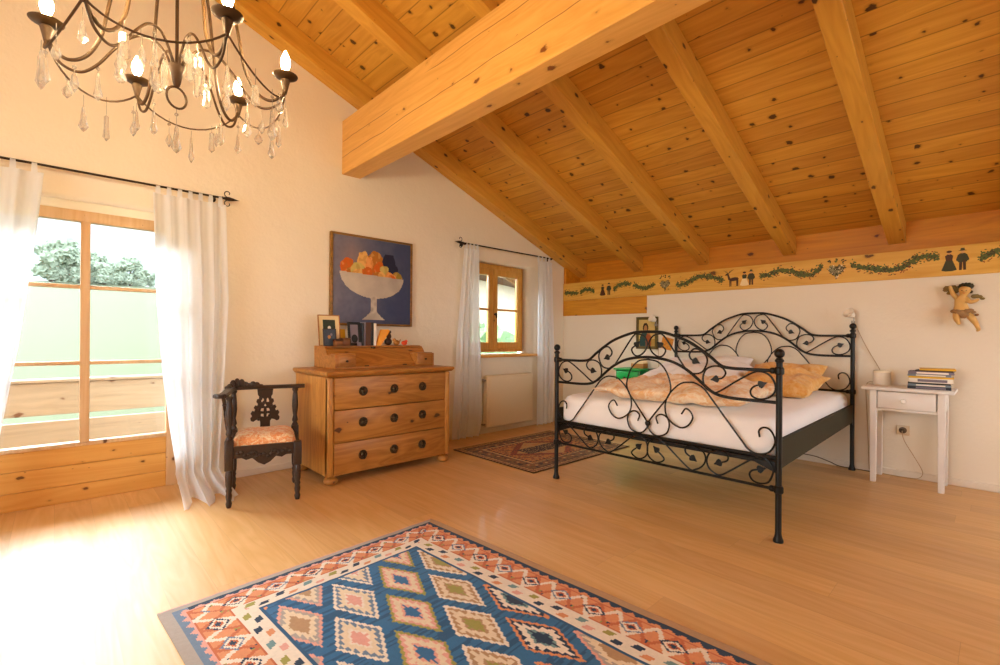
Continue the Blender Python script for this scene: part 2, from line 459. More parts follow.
def crystal_mat():
    t = NT('cut_crystal')
    tp = t.n('ShaderNodeBsdfTransparent'); t.put(tp.inputs[0], (0.98, 0.97, 0.96))
    gl = t.n('ShaderNodeBsdfGlossy'); gl.inputs['Roughness'].default_value = 0.04
    tl = t.n('ShaderNodeBsdfTranslucent'); t.put(tl.inputs[0], (0.9, 0.88, 0.86))
    g = t.bsdf((0.97, 0.95, 0.93), 0.03, 0, None, 0.5, trans=1.0, ior=1.5)
    lw = t.n('ShaderNodeLayerWeight'); lw.inputs[0].default_value = 0.4
    m1 = t.n('ShaderNodeMixShader'); t.t.links.new(lw.outputs['Facing'], m1.inputs[0]); t.t.links.new(tp.outputs[0], m1.inputs[1]); t.t.links.new(gl.outputs[0], m1.inputs[2])
    m2 = t.n('ShaderNodeMixShader'); m2.inputs[0].default_value = 0.30; t.t.links.new(m1.outputs[0], m2.inputs[1]); t.t.links.new(tl.outputs[0], m2.inputs[2])
    m3 = t.n('ShaderNodeMixShader'); m3.inputs[0].default_value = 0.25; t.t.links.new(m2.outputs[0], m3.inputs[1]); t.t.links.new(g, m3.inputs[2])
    return t.done(m3.outputs[0])
M['crystal'] = crystal_mat()
def bulb_mat():
    t = NT('lit_bulb'); e = t.n('ShaderNodeEmission'); t.put(e.inputs[0], BULB_COL); e.inputs[1].default_value = BULB_STR
    return t.done(e.outputs[0])
BULB_COL = (1.0, 0.75, 0.40); BULB_STR = 470.0
M['bulb'] = bulb_mat()
M['kilim'] = colattr('kilim_weave', 0.95, 0.25, 0.18, 70, sheen=0.1)
M['carpet'] = colattr('carpet_pile', 0.95, 0.3, 0.25, 60, sheen=0.1)
M['canvas'] = colattr('oil_on_canvas', 0.6, 0.15, 0.10, 30)
def leaf_mat(name, a, b):
    t = NT(name); c = t.mix(t.noise(t.obj(), 1.2, 4), lin(a), lin(b)); return t.done(t.bsdf(c, 0.9, spec=0.1))
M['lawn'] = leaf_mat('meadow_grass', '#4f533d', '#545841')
M['tree'] = leaf_mat('hazy_foliage', '#869080', '#98a290')  # distance haze put into the lightened leaf colours
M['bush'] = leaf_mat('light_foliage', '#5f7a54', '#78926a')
M['hill'] = leaf_mat('hazy_mountain', '#8f989b', '#979fa2')  # pale tones carry the distance haze, no real haze is rendered
M['render_wall'] = plain('pale_render', '#ddd0bc', 0.9)
M['roof_tile'] = plain('brown_roof_tiles', '#6e4c3a', 0.9)
M['ground'] = plain('gravel_ground', '#8a8878', 0.95)
M['rod_wood'] = wood('weathered_bargeboard', '#8a6a48', '#6e5236', axis=0)
# ================================================================== THE SETTING
XL, YR = -3.0, -2.4
DK = 0.19                                   # rafter depth, measured upright
def deck_z(x): return roof_z(x) + DK

b = MB(); b.box((XL - .3, YR - .3, -0.12), (5.55, YA + 0.30, 0.0)); struct(b.build('floor', M['floor'], smooth=False))

# gable wall with its two window openings
W1 = (-1.414, 0.69, 0.0, 2.066); W2 = (3.50, 4.59, 0.935, 2.07)
b = MB()
outline = [(XL - .3, 0), (W1[0], 0), (W1[0], W1[3]), (W1[1], W1[3]), (W1[1], 0), (5.55, 0), (5.55, deck_z(5.55)), (RIDGE, deck_z(RIDGE)), (XL - .3, deck_z(XL - .3))]
hole = [(W2[0], W2[2]), (W2[0], W2[3]), (W2[1], W2[3]), (W2[1], W2[2])]
b.shape2d([outline, hole], 0.30, lambda x, y, z: (x, YA + 0.15 + z, y))
wl = struct(b.build('wall_left', M['plaster'], smooth=False, recalc=True))
b = MB(); b.box((W1[0], 4.362, 2.003), (W1[1], 4.50, 2.07)); b.build('lintel', M['plaster'], wl)

b = MB(); b.box((XB, YR, 0), (5.55, YA, 1.897)); struct(b.build('wall_right', M['plaster'], smooth=False))
b = MB()
b.shape2d([[(XL - .3, 0), (5.55, 0), (5.55, deck_z(5.55)), (RIDGE, deck_z(RIDGE)), (XL - .3, deck_z(XL - .3))], [(2.4, .9), (2.4, 2.1), (4.7, 2.1), (4.7, .9)]], 0.30, lambda x, y, z: (x, YR - 0.15 + z, y))  # opening in this unseen wall made up to let fill in
struct(b.build('wall_rear', M['plaster'], smooth=False, recalc=True))
# wall behind the left edge of the picture, with an added fill-light opening
b = MB()
b.shape2d([[(YR, 0), (YA, 0), (YA, deck_z(XL)), (YR, deck_z(XL))], [(0.2, 0.6), (0.2, 2.2), (3.2, 2.2), (3.2, 0.6)]], 0.30, lambda x, y, z: (XL - 0.15 + z, x, y))
struct(b.build('wall_side', M['plaster'], smooth=False, recalc=True))

# roof boarding: two sloped boarded planes meeting over the ridge beam
b = MB()
def slab(x0, x1, y0, y1):
    zs = [deck_z(x0), deck_z(x1)]
    b.prism([(x0, y0, zs[0]), (x1, y0, zs[1]), (x1, y0, zs[1] + 0.05), (x0, y0, zs[0] + 0.05)], (0, y1 - y0, 0))
slab(RIDGE, 5.95, YR - .4, 5.12); slab(XL - .7, RIDGE, YR - .4, 5.12)
struct(b.build('ceiling', M['deck'], smooth=False))

b = MB()
for xa, xb in ((RIDGE, 5.95), (XL - .7, RIDGE)):
    b.prism([(xa, 5.08, roof_z(xa) - .22), (xb, 5.08, roof_z(xb) - .22), (xb, 5.08, deck_z(xb)), (xa, 5.08, deck_z(xa))], (0, .035, 0))
struct(b.build('trim_4', M['rod_wood'], smooth=False))
ang = math.atan(SL); ca = cos(ang)
def rafter(y0, y1, first=[True]):
    # a rafter in its own frame: X runs down the slope
    L = (5.51 - RIDGE) / ca
    b = MB(); b.box((0, 0, 0), (L, y1 - y0, DK * ca), 0.004, 1)
    o = b.build('rafter', M['rafter'], smooth=False)
    o.location = (RIDGE, y0, roof_z(RIDGE)); o.rotation_euler = (0, ang, 0)
    return o
RAF = [(4.062, 4.228, 'roof rafter lying against the gable wall'), (3.175, 3.300, 'second roof rafter from the gable wall'),
       (2.330, 2.457, 'third roof rafter from the gable wall'), (1.447, 1.566, 'fourth roof rafter from the gable wall'),
       (0.590, 0.715, 'fifth roof rafter, the rightmost one in the picture'), (-0.28, -0.155, 'sixth roof rafter, above the camera'),
       (-1.14, -1.015, 'roof rafter near the rear wall')]
for y0, y1, lb in RAF:
    tag(rafter(y0, y1), lb, 'beam', 'roof rafters', 'structure')
for y0, y1, lb in RAF:
    o = rafter(y0, y1); o.name = 'rafter'; o.location = (RIDGE, y1, roof_z(RIDGE)); o.rotation_euler = (0, ang, PI)
    o.scale = (0.62, 1, 1)
    tag(o, None, None, None, 'structure')

b = MB(); b.box((1.94, YR, 2.66), (2.127, YA + 0.1, 3.16), 0.006, 1)
tag(b.build('purlin', M['purlin'], smooth=False), 'massive knotty timber purlin crossing the room under the rafters', 'beam', None, 'structure')
b = MB(); b.box((0.21, YR, 3.66), (0.39, YA + 0.1, roof_z(RIDGE) + 0.02))
tag(b.build('ridge_beam', M['purlin'], smooth=False), 'ridge beam at the top of the roof', 'beam', None, 'structure')

b = MB()
b.box((5.51, YR, 1.85), (5.545, YA, 2.30), 0.003, 1)
b.box((XB + 0.002, 4.19, 1.90), (5.51, 4.229, 2.16))
struct(b.build('trim_1', M['fascia'], smooth=False))
b = MB(); b.box((5.190, YR, 1.665), (5.5095, YA - 0.001, 1.902), 0.003, 1)
pb = struct(b.build('trim_2', M['painted'], smooth=False))
b = MB(); b.box((5.192, 2.942, 1.452), (XB + 0.03, YA - 0.001, 1.664), 0.003, 1)
struct(b.build('trim_3', M['honey'], smooth=False))

# skirting
b = MB(); b.box((5.190, YR, 0), (XB + 0.01, YA - 0.001, 0.055), 0.004, 1); struct(b.build('baseboard_right', M['base_white'], smooth=False))
b = MB(); b.box((W1[1] + 0.003, 4.216, 0), (5.19, YA + 0.01, 0.055), 0.004, 1); struct(b.build('baseboard_left', M['base_white'], smooth=False))

# ------------------------------------------------------------------ the big window over the boarded parapet
w1 = None
b = MB()
y0, y1 = YD, YD + 0.07
b.box((-0.40, y0, 0), (-0.318, y1, 2.003), 0.004); b.box((0.618, y0, 0), (0.69, y1, 2.003), 0.004)
b.box((-1.414, y0, 0), (-1.332, y1, 2.003), 0.004)
for xa, xb in ((-0.318, 0.618), (-1.332, -0.40)): b.box((xa, y0, 1.928), (xb, y1, 2.003), 0.004); b.box((xa, y0, 0.378), (xb, y1, 0.405), 0.003)
w1 = struct(b.build('window_1', M['pinepale']))
for xm in (0.122, -0.892):
    b = MB(); b.box((xm, y0 - 0.008, 0.40), (xm + 0.052, y1 - .01, 1.93), 0.006); b.build('mullion', M['pinepale'], w1)
LEAF = ((-0.318, 0.122), (0.174, 0.618), (-1.332, -0.892), (-0.84, -0.40))
for zt in (1.477, 0.951):
    for xa, xb in LEAF:
        b = MB(); b.box((xa, y0 + 0.004, zt - 0.013), (xb, y1 - 0.02, zt + 0.013), 0.003); b.build('glazing_bar', M['pinepale'], w1)
zs = [0.0, 0.118, 0.2545, 0.378]
for za, zb in zip(zs, zs[1:]):
    for xa, xb in ((-0.318, 0.618), (-1.332, -0.40)):
        b = MB(); b.box((xa, y0 + 0.006, za + 0.001), (xb, y1, zb - 0.0015), 0.003, 1); b.build('parapet_board', M['pinex'], w1)
for xa, xb in LEAF:
    for za, zb in ((0.405, 0.938), (0.964, 1.464), (1.49, 1.928)):
        b = MB(); b.box((xa + .001, y0 + 0.03, za + .001), (xb - .001, y0 + 0.036, zb - .001)); b.build('pane', M['glass'], w1, smooth=False)

# ------------------------------------------------------------------ the small window by the corner
yf = 4.44
b = MB()
b.box((3.50, yf, 0.96), (3.565, yf + .06, 2.07), 0.003); b.box((4.53, yf, 0.96), (4.59, yf + .06, 2.07), 0.003)
b.box((3.565, yf, 2.01), (4.53, yf + .06, 2.07), 0.003); b.box((3.565, yf, 0.96), (4.53, yf + .06, 1.005), 0.003)
w2 = struct(b.build('window_2', M['pine']))
def sash(x0, x1):
    z0, z1 = 1.0, 2.015; ft = 0.07
    b = MB(); ya, yb = yf - 0.02, yf + 0.035
    b.box((x0, ya, z0), (x0 + ft, yb, z1), 0.005); b.box((x1 - ft, ya, z0), (x1, yb, z1), 0.005)
    b.box((x0 + ft, ya, z1 - 0.085), (x1 - ft, yb, z1), 0.005); b.box((x0 + ft, ya, z0), (x1 - ft, yb, z0 + 0.085), 0.005)
    s = b.build('sash', M['pine'], w2)
    b = MB(); b.box((x0 + ft, ya + .01, 1.487), (x1 - ft, yb - .01, 1.513), 0.003); b.build('glazing_bar', M['pinex'], s)
    for za, zb in ((z0 + .085, 1.487), (1.513, z1 - .085)):
        b = MB(); b.box((x0 + ft + .001, yf + .005, za + .001), (x1 - ft - .001, yf + .011, zb - .001)); b.build('pane', M['glass'], s, smooth=False)
sash(3.545, 4.040); sash(4.045, 4.55)
b = MB(); b.lathe([(0.014, 0), (0.014, 0.02), (0.02, 0.022), (0.02, 0.03)], (4.065, yf - 0.02, 1.44), (0, -1, 0), 12)
b.box((4.058, yf - 0.06, 1.39), (4.072, yf - 0.045, 1.45), 0.004); b.build('window_handle', M['brass'], w2)
b = MB(); b.box((3.42, 4.17, 0.905), (4.62, yf + .03, 0.937), 0.008); b.build('window_sill', M['pinex'], w2)

# ================================================================== OUTSIDE
def ground_z(x, y):
    if y < 6: return -2.6
    g = -2.6 + min(y - 6, 79) * 0.137
    if y > 85: g += (y - 85) * 0.01
    return g + 0.25 * noise.noise(Vector((x * 0.05, y * 0.05, 0)))
b = MB(); b.grid(lambda u, v: (lerp(-220, 330, u), lerp(6, 330, v ** 2), ground_z(lerp(-220, 330, u), lerp(6, 330, v ** 2))), 40, 60)
tag(b.build('meadow', M['lawn']), 'pale green meadow rising beyond the balcony', 'grass', None, 'stuff')
b = MB(); b.box((-60, -60, -2.75), (80, 6.2, -2.62)); struct(b.build('yard_ground', M['ground'], smooth=False))
def hill(u, v):
    x = lerp(-500, 620, u); y = 330 + 160 * v
    h = 5 + (190 + 30 * noise.noise(Vector((x * .004, 3.1, 0))) + 12 * noise.noise(Vector((x * .02, y * .01, 0)))) * min(1, v * 1.1)
    return (x, y, h)
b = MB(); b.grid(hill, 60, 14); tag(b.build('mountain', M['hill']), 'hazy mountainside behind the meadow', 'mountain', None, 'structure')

def tree(x, y, h, w, seed, label):
    g = ground_z(x, y)
    t = thing('tree', label, 'tree', (x, y, g), 0, 'trees at the top of the meadow')
    b = MB(); b.tube([(x, y, g - .3), (x, y, g + h * .5)], [w * .05, w * .03], 6); b.build('trunk', M['dark_brown'], t)
    b = MB(); r = random.Random(seed)
    for k in range(26):
        a = r.uniform(0, 2 * PI); q = r.uniform(0, .42) * w; hz = r.uniform(.12, .88)
        q *= 1 - .6 * max(0, hz - .5)
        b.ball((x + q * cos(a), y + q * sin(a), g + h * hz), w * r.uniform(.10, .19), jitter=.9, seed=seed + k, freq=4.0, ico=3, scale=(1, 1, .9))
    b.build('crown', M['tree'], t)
def along(u, y):  # x on the line of sight through picture column u at depth y
    a = (u - 500) / 472.25; dx, dy = a * 0.728 + 0.685, -a * 0.685 + 0.728
    return y * dx / dy
for i, (u, y, h, w, lb) in enumerate([
        (50, 81, 5.3, 4.4, 'broad hazy tree at the left end of the meadow edge'), (67, 96, 7.4, 5.4, 'tallest hazy tree left of the window mullion'),
        (78, 82, 4.5, 3.2, 'small hazy tree close to the left of the mullion'), (92, 95, 5.6, 4.2, 'rounded hazy tree just right of the mullion'),
        (104, 82, 3.0, 3.2, 'low bushy hazy tree on the meadow edge'), (117, 95, 4.4, 3.6, 'hazy tree halfway along the right pane'),
        (130, 83, 4.2, 3.6, 'hazy tree towards the right curtain'), (143, 96, 3.2, 3.4, 'low hazy bush next to the right curtain')]):
    tree(along(u, y), y, h, w, 20 + i, lb)

# balcony with its boarded parapet
b = MB(); b.box((-3.0, YA + 0.30, -0.2), (6.2, 5.85, -0.03)); struct(b.build('balcony_floor', M['outpine'], smooth=False))
t = thing('balcony_parapet', 'pale wooden balcony parapet of wide boards outside the big window', 'railing', (-1.5, 5.7, -0.03))
for za, zb in ((0.44, 0.722), (0.05, 0.385)):
    b = MB(); b.box((-3.0, 5.70, za), (3.2, 5.74, zb), 0.004, 1); b.build('board', M['outpine'], t)
b = MB(); b.box((-3.0, 5.66, 0.727), (3.2, 5.80, 0.755), 0.006, 1); b.build('handrail', M['outpine'], t)
for xp in (-2.4, -0.9, 0.95, 2.6):
    b = MB(); b.box((xp, 5.745, -0.06), (xp + .09, 5.83, 0.727), 0.004, 1); b.build('post', M['outpine'], t)

# what the small window looks out on
t = thing('neighbouring_house', 'pale rendered house seen through the small window', 'house', (15, 16, -2.6), math.radians(20))
Mh = WM[t.name]
b = MB(); b.box((-5, 0, -.5), (7, 8, 6.4)); b.bm.transform(Mh); b.build('wall', M['render_wall'], t, smooth=False)
b = MB(); b.prism([(-5.8, -1.2, 6.2), (-5.8, 9.2, 6.2), (-5.8, 4, 8.2)], (13.6, 0, 0)); b.bm.transform(Mh); b.build('roof', M['roof_tile'], t, smooth=False)
for k, (x, y, h, w) in enumerate(((8.0, 8.5, 4.1, 2.6), (10.9, 10.0, 4.1, 2.8), (11.0, 13.2, 4.2, 2.8))):
    t = thing('garden_bush', ['light green bush left of the others outside the small window', 'light green bush at the right outside the small window', 'light green bush behind the others outside the small window'][k], 'bush', (x, y, -2.62), 0, 'bushes outside the small window')
    b = MB(); r = random.Random(60 + k)
    for q in range(12):
        a = r.uniform(0, 2 * PI); s = r.uniform(0, .3) * w
        b.ball((x + s * cos(a), y + s * sin(a), -2.4 + h * r.uniform(.15, .85)), w * r.uniform(.16, .26), jitter=.45, seed=q + k * 20, freq=4, ico=3)
    b.build('foliage', M['bush'], t)
    b = MB(); b.tube([(x, y, -2.62), (x, y, -1.2)], .08, 6); b.build('stem', M['dark_brown'], t)
# ================================================================== THE BED
BX0, BX1, BYC = 2.99, 5.125, 1.679
PH = 0.815                                  # post distance from the bed's middle line
bed = thing('bed', 'black wrought iron double bed with scrolled headboard and footboard', 'bed', (4.05, BYC, 0))
S_A = [(0.091,1.105),(0.128,1.072),(0.11,1.034),(0.074,1.026),(0.029,1.055),(0.006,1.11),(0.028,1.159),(0.073,1.179),(0.116,1.166),(0.202,1.047),(0.271,0.951),(0.317,0.925),(0.375,0.938),(0.406,0.997),(0.4,1.041),(0.361,1.077),(0.322,1.083),(0.293,1.05),(0.303,1.018),(0.33,1.006)]
S_B = [(0.463,0.9),(0.499,0.908),(0.52,0.94),(0.498,0.973),(0.45,0.98),(0.4,0.955),(0.382,0.894),(0.401,0.839),(0.439,0.82),(0.475,0.82),(0.575,0.889),(0.671,0.95),(0.719,0.961),(0.767,0.941),(0.795,0.889),(0.79,0.843),(0.757,0.811),(0.71,0.8),(0.672,0.814),(0.663,0.843),(0.682,0.871),(0.72,0.886)]
S_C = [(0.0,1.003),(0.074,0.989),(0.132,0.931),(0.165,0.839),(0.155,0.771),(0.091,0.684),(0.0,0.562),(0.011,0.523),(0.041,0.493),(0.085,0.486),(0.139,0.513),(0.158,0.572),(0.142,0.618),(0.099,0.635),(0.064,0.612),(0.076,0.568)]
S_D = [(0.242,0.655),(0.27,0.693),(0.302,0.677),(0.317,0.638),(0.287,0.586),(0.231,0.565),(0.163,0.599),(0.132,0.648),(0.13,0.715),(0.154,0.774),(0.203,0.83),(0.244,0.858),(0.285,0.866),(0.333,0.864),(0.387,0.834),(0.433,0.779),(0.529,0.654),(0.621,0.536),(0.648,0.502),(0.687,0.481),(0.733,0.484),(0.77,0.505),(0.795,0.553),(0.789,0.599),(0.764,0.633),(0.732,0.637),(0.711,0.615),(0.715,0.579)]
S_E = [(0.07,0.388),(0.123,0.34),(0.097,0.312),(0.053,0.306),(0.008,0.338),(-0.001,0.391),(0.016,0.441),(0.06,0.464),(0.114,0.452),(0.289,0.313),(0.337,0.312),(0.383,0.344),(0.402,0.393),(0.383,0.436),(0.32,0.463),(0.276,0.445),(0.273,0.408),(0.316,0.381)]
S_F = [(0.485,0.384),(0.531,0.404),(0.537,0.435),(0.509,0.461),(0.466,0.462),(0.428,0.436),(0.409,0.386),(0.424,0.339),(0.467,0.31),(0.503,0.314),(0.56,0.355),(0.694,0.457),(0.739,0.466),(0.785,0.414),(0.781,0.365),(0.759,0.324),(0.721,0.31),(0.682,0.317),(0.661,0.348),(0.675,0.376),(0.718,0.392)]
R_UP = [(0,1.195),(0.055,1.1945),(0.109,1.19),(0.194,1.166),(0.283,1.131),(0.361,1.084),(0.437,1.029),(0.468,1.002),(0.505,0.979),(0.563,0.971),(0.66,0.970),(0.80,0.970)]
R_LO = [(0,1.018),(0.088,1.013),(0.181,0.993),(0.264,0.954),(0.33,0.907),(0.395,0.851),(0.44,0.818),(0.49,0.799),(0.576,0.790),(0.688,0.789),(0.80,0.789)]

def bed_end(name, x, dz, top_z, low, BYC):
    # s runs from the middle to a post; both halves mirror each other
    root = MB()
    def P3(s, z, side): return (x, BYC - side * s, z + dz)
    for R_ in (R_UP, R_LO):
        pts = [(-s, z) for s, z in reversed(R_)] + list(R_[1:])
        root.tube(cr([(x, BYC - s, z + dz) for s, z in pts], 5), 0.0098, 10)
    root.tube([(x, BYC - PH, 0.474 + dz), (x, BYC + PH, 0.474 + dz)], 0.010, 10)
    if low: root.tube([(x, BYC - PH, 0.296 + dz), (x, BYC + PH, 0.296 + dz)], 0.009, 10)
    end = root.build(name, M['iron'], bed)
    # posts
    for side in (1, -1):
        y = BYC - side * PH; b = MB(); b.sharp = 60
        b.lathe([(0.0, 0), (0.026, 0), (0.027, 0.012), (0.02, 0.03), (0.0165, 0.05), (0.0165, top_z - 0.075), (0.0165, top_z - 0.06)], (x, y, 0), sides=18)
        p = b.build('post', M['iron'], end)
        b = MB(); b.sharp = 60
        b.lathe([(0.017, 0), (0.023, 0.006), (0.023, 0.016), (0.016, 0.02), (0.016, 0.026)], (x, y, top_z - 0.078), sides=18)
        b.ball((x, y, top_z - 0.026), 0.027, 18); b.build('finial', M['iron'], end)
        for zc in [0.97 + dz, 0.296 + dz] if low else [0.97 + dz, 0.474 + dz]:
            b = MB()
            b.lathe([(0.019, -0.022), (0.025, -0.014), (0.025, 0.014), (0.019, 0.022)], (x, y, zc), sides=18)
            b.lathe([(0.012, 0), (0.018, 0.012), (0.018, 0.024), (0.011, 0.034)], (x, y + side * 0.016, zc), (0, side, 0), 14)
            b.build('collar', M['iron'], end)
    defs = [S_A, S_B, S_C, S_D] + ([S_E, S_F] if low else [])
    for S in defs:
        for side in (1, -1):
            b = MB(); b.tube(cr([P3(s, z, side) for s, z in S], 6), 0.0056, 7); b.build('scroll', M['iron'], end)
    def leaf(s, z, dirv, side, size=0.037):
        d = Vector((dirv[0], dirv[1])).normalized(); n = Vector((-d.y, d.x))
        sh = [(-.35, 0), (-.42, .30), (-.15, .62), (.15, .52), (.50, .24), (1.0, 0), (.50, -.24), (.15, -.52), (-.15, -.62), (-.42, -.30)]
        b = MB(); pts = []
        for a, c in sh:
            q = Vector((s, z)) + size * (a * d + c * n)
            pts.append(Vector(P3(q.x, q.y, side)) + Vector((-0.004, 0, 0)))
        b.prism(pts, (0.008, 0, 0)); b.build('ivy_leaf', M['iron'], end, smooth=False)
    ends = [(S_A, 0), (S_A, -1), (S_B, 0), (S_B, -1)] + ([(S_E, 0), (S_E, -1), (S_F, 0), (S_F, -1)] if low else [])
    for S, e in ends:
        p, q = (S[0], S[1]) if e == 0 else (S[-1], S[-2])
        for side in (1, -1): leaf(p[0], p[1], (p[0] - q[0], p[1] - q[1]), side)
    b = MB(); b.ball((x, BYC, 0.562 + dz), 0.020, 14, scale=(.8, 1, 1)); b.build('rosette', M['iron'], end)
    return end
bed_end('footboard', BX0, 0.0, 1.095, True, BYC)
bed_end('headboard', BX1, 0.215, 1.295, False, BYC + .038)
for side, lb in ((1, None), (-1, None)):
    y = BYC - side * 0.812
    b = MB(); yh = y + .038
    b.prism([(BX0 + 0.014, y - .012, 0.415), (BX1 - 0.014, yh - .012, 0.425), (BX1 - 0.014, yh - .012, 0.575), (BX0 + 0.014, y - .012, 0.575)], (0, .024, 0)); b.build('side_rail', M['olive'], bed, smooth=False)
b = MB()
b.box((BX0 + 0.022, BYC - 0.79, 0.425), (BX0 + 0.05, BYC + 0.79, 0.446), 0.003)
b.box((BX1 - 0.06, BYC - 0.79, 0.405), (BX1 - 0.035, BYC + 0.79, 0.45), 0.003)
for k in range(18):
    xs = BX0 + 0.1 + k * 0.114; b.box((xs, BYC - 0.78, 0.43), (xs + 0.06, BYC + 0.78, 0.45))
for sx in (BX0 + .035,):
    for side in (1, -1): b.prism([(sx - .03, BYC - side * .80, .45), (sx - .03, BYC - side * .80, .385), (sx - .03, BYC - side * .66, .44)], (0.02, 0, 0))
b.build('slatted_base', M['iron'], bed, smooth=False)

# mattress under its white fitted sheet
b = MB(); b.sharp = 80
def rr(t, a, bb, r):
    # rounded rectangle outline
    per = [(a - r, bb, 0)]; 
    ang_ = t * 2 * PI
    c_, s_ = cos(ang_), sin(ang_); e = 0.055
    return (a * math.copysign(abs(c_) ** e, c_), bb * math.copysign(abs(s_) ** e, s_))
prof = [(0.90, 0.452), (0.985, 0.455), (1.0, 0.49), (1.0, 0.60), (0.993, 0.64), (0.975, 0.668), (0.94, 0.685), (0.80, 0.694), (0.4, 0.697), (0.02, 0.697)]
mx, my = (BX0 + BX1) / 2 + .0, BYC
rings = []
for k, h in prof:
    ring = []
    for i in range(72):
        px, py = rr(i / 72, 1.040, 0.797, .08)
        dent = 0.006 * noise.noise(Vector((px * 2.3, py * 2.3, h * 3))) if h > .6 else 0.004 * noise.noise(Vector((px * 4, py * 4, h * 8)))
        ring.append(b.bm.verts.new((mx + px * k, my + py * k + .038 * (px + 1.04) / 2.08, h + dent)))
    rings.append(ring)
for A, B in zip(rings, rings[1:]):
    for i in range(72): b.bm.faces.new((A[i], A[(i + 1) % 72], B[(i + 1) % 72], B[i]))
b.bm.faces.new(rings[-1]); b.bm.faces.new(list(reversed(rings[0])))
tag(b.build('mattress', M['sheet']), 'thick mattress in a white fitted sheet on the iron bed', 'mattress')

def pillow(name, c, size, rot, mat, label, cat, seed, group=None, crumple=0.02, corner=0.0):
    b = MB(); b.sharp = 180
    L, Wd, T = size
    n = 40 if L > 1 else 26
    def f(u, v, sgn):
        x, y = 2 * u - 1, 2 * v - 1
        ex = 1 - corner * (1 - abs(y)) ** 1 * 0.0
        pinch = 1 - 0.07 * (1 - x * x) * 0 - 0.06 * (abs(x) ** 4) * (1 - abs(y) ** 2) - 0.0
        h = max(0.0, (1 - abs(x) ** 3.0) * (1 - abs(y) ** 3.0)) ** 0.55
        px = x * L / 2 * (1 - 0.07 * (1 - abs(y) ** 2) * abs(x)); py = y * Wd / 2 * (1 - 0.07 * (1 - abs(x) ** 2) * abs(y))
        cz = crumple * (noise.noise(Vector((px * 6 + seed, py * 6, sgn * 2 + seed))) + .6 * noise.noise(Vector((px * 13, py * 13 + seed, sgn))))
        rid = crumple * 0.7 * abs(noise.noise(Vector((px * 4 + py * 3, seed, 2 * py)))) * 2
        z = sgn * T / 2 * h + (cz - rid) * h + cz * 0.5
        return Vector((px, py, z))
    top = [[None] * (n + 1) for _ in range(n + 1)]; bot = [[None] * (n + 1) for _ in range(n + 1)]
    Rr = rot.to_matrix() if hasattr(rot, 'to_matrix') else rot
    for j in range(n + 1):
        for i in range(n + 1):
            q = Vector(c) + Rr @ f(i / n, j / n, 1); q.z = max(q.z, .704)
            top[j][i] = b.bm.verts.new(q)
            q = Vector(c) + Rr @ f(i / n, j / n, -1); q.z = max(q.z, .7005)
            bot[j][i] = top[j][i] if i in (0, n) or j in (0, n) else b.bm.verts.new(q)
    for j in range(n):
        for i in range(n):
            b.bm.faces.new((top[j][i], top[j][i + 1], top[j + 1][i + 1], top[j + 1][i]))
            b.bm.faces.new((bot[j][i], bot[j + 1][i], bot[j + 1][i + 1], bot[j][i + 1]))
    return tag(b.build(name, mat, subsurf=1), label, cat, group)
from mathutils import Euler
E_ = lambda x, y, z: Euler((math.radians(x), math.radians(y), math.radians(z)))
# folded duvets across the bed, pillows against the headboard
pillow('duvet', (3.60, 1.66, 0.762), (1.20, 1.10, 0.165), E_(0, 0, 5), M['duvet'], 'peach and white patterned duvet spread across the middle of the bed', 'duvet', 3, None, 0.045)
pillow('pillow', (4.36, 1.27, 0.790), (0.62, 0.56, 0.19), E_(-10, 0, 86), M['pillow_orange'], 'apricot pillow lying at the right behind the duvet', 'pillow', 5, 'pillows on the bed', 0.03)
pillow('pillow', (4.84, 1.36, 0.815), (0.62, 0.42, 0.17), E_(-26, 0, 91), M['pillow_orange'], 'apricot pillow propped against the right of the headboard', 'pillow', 15, 'pillows on the bed', 0.025)
pillow('pillow', (4.40, 1.98, 0.815), (0.88, 0.62, 0.23), E_(-12, 0, 92), M['pillow_white'], 'plump white pillow at the left behind the duvet', 'pillow', 8, 'pillows on the bed', 0.03)
pillow('pillow', (4.86, 1.98, 0.84), (0.60, 0.46, 0.18), E_(-30, 0, 90), M['pillow_white'], 'white pillow propped against the left of the headboard', 'pillow', 18, 'pillows on the bed', 0.02)
# ================================================================== CHEST OF DRAWERS
dr = thing('dresser', 'old pine chest with three drawers and dark rosette pulls', 'chest of drawers', (2.06, 3.83, 0))
DX0, DX1, DY0, DY1 = 1.508, 2.664, 3.50, 4.165
b = MB()
b.box((DX0, DY0 + .02, 0.08), (DX0 + .025, DY1, 0.83), 0.003); b.box((DX1 - .025, DY0 + .02, 0.08), (DX1, DY1, 0.83), 0.003)
b.box((DX0 + .02, DY1 - .02, 0.08), (DX1 - .02, DY1 - .005, 0.83))
b.box((DX0, DY0 + .012, 0.07), (DX1, DY1, 0.085), 0.003)
for x in (DX0, DX1 - 0.05):
    b.box((x, DY0 + .002, 0.075), (x + .05, DY0 + .06, 0.832), 0.014, 3)
b.build('carcass', M['dresserz'], dr)
b = MB(); b.sharp = 25
out = [(0, 0), (.012, .004), (.02, .012), (.03, .02), (.033, .03), (.03, .04), (.022, .044)]
top = []
for k, (o_, h) in enumerate(out):
    x0, x1, y0_, y1_ = DX0 - o_ * .7, DX1 + o_ * .7, DY0 - o_, DY1 + .01
    top.append([b.bm.verts.new(p) for p in ((x0, y0_, .832 + h), (x1, y0_, .832 + h), (x1, y1_, .832 + h), (x0, y1_, .832 + h))])
for A, B in zip(top, top[1:]):
    for i in range(4): b.bm.faces.new((A[i], A[(i + 1) % 4], B[(i + 1) % 4], B[i]))
b.bm.faces.new(top[-1]); b.bm.faces.new(list(reversed(top[0])))
b.build('top', M['dresser'], dr)
zr = [(0.077, 0.316), (0.322, 0.571), (0.577, 0.828)]
pull_z = [0.203, 0.465, 0.712]
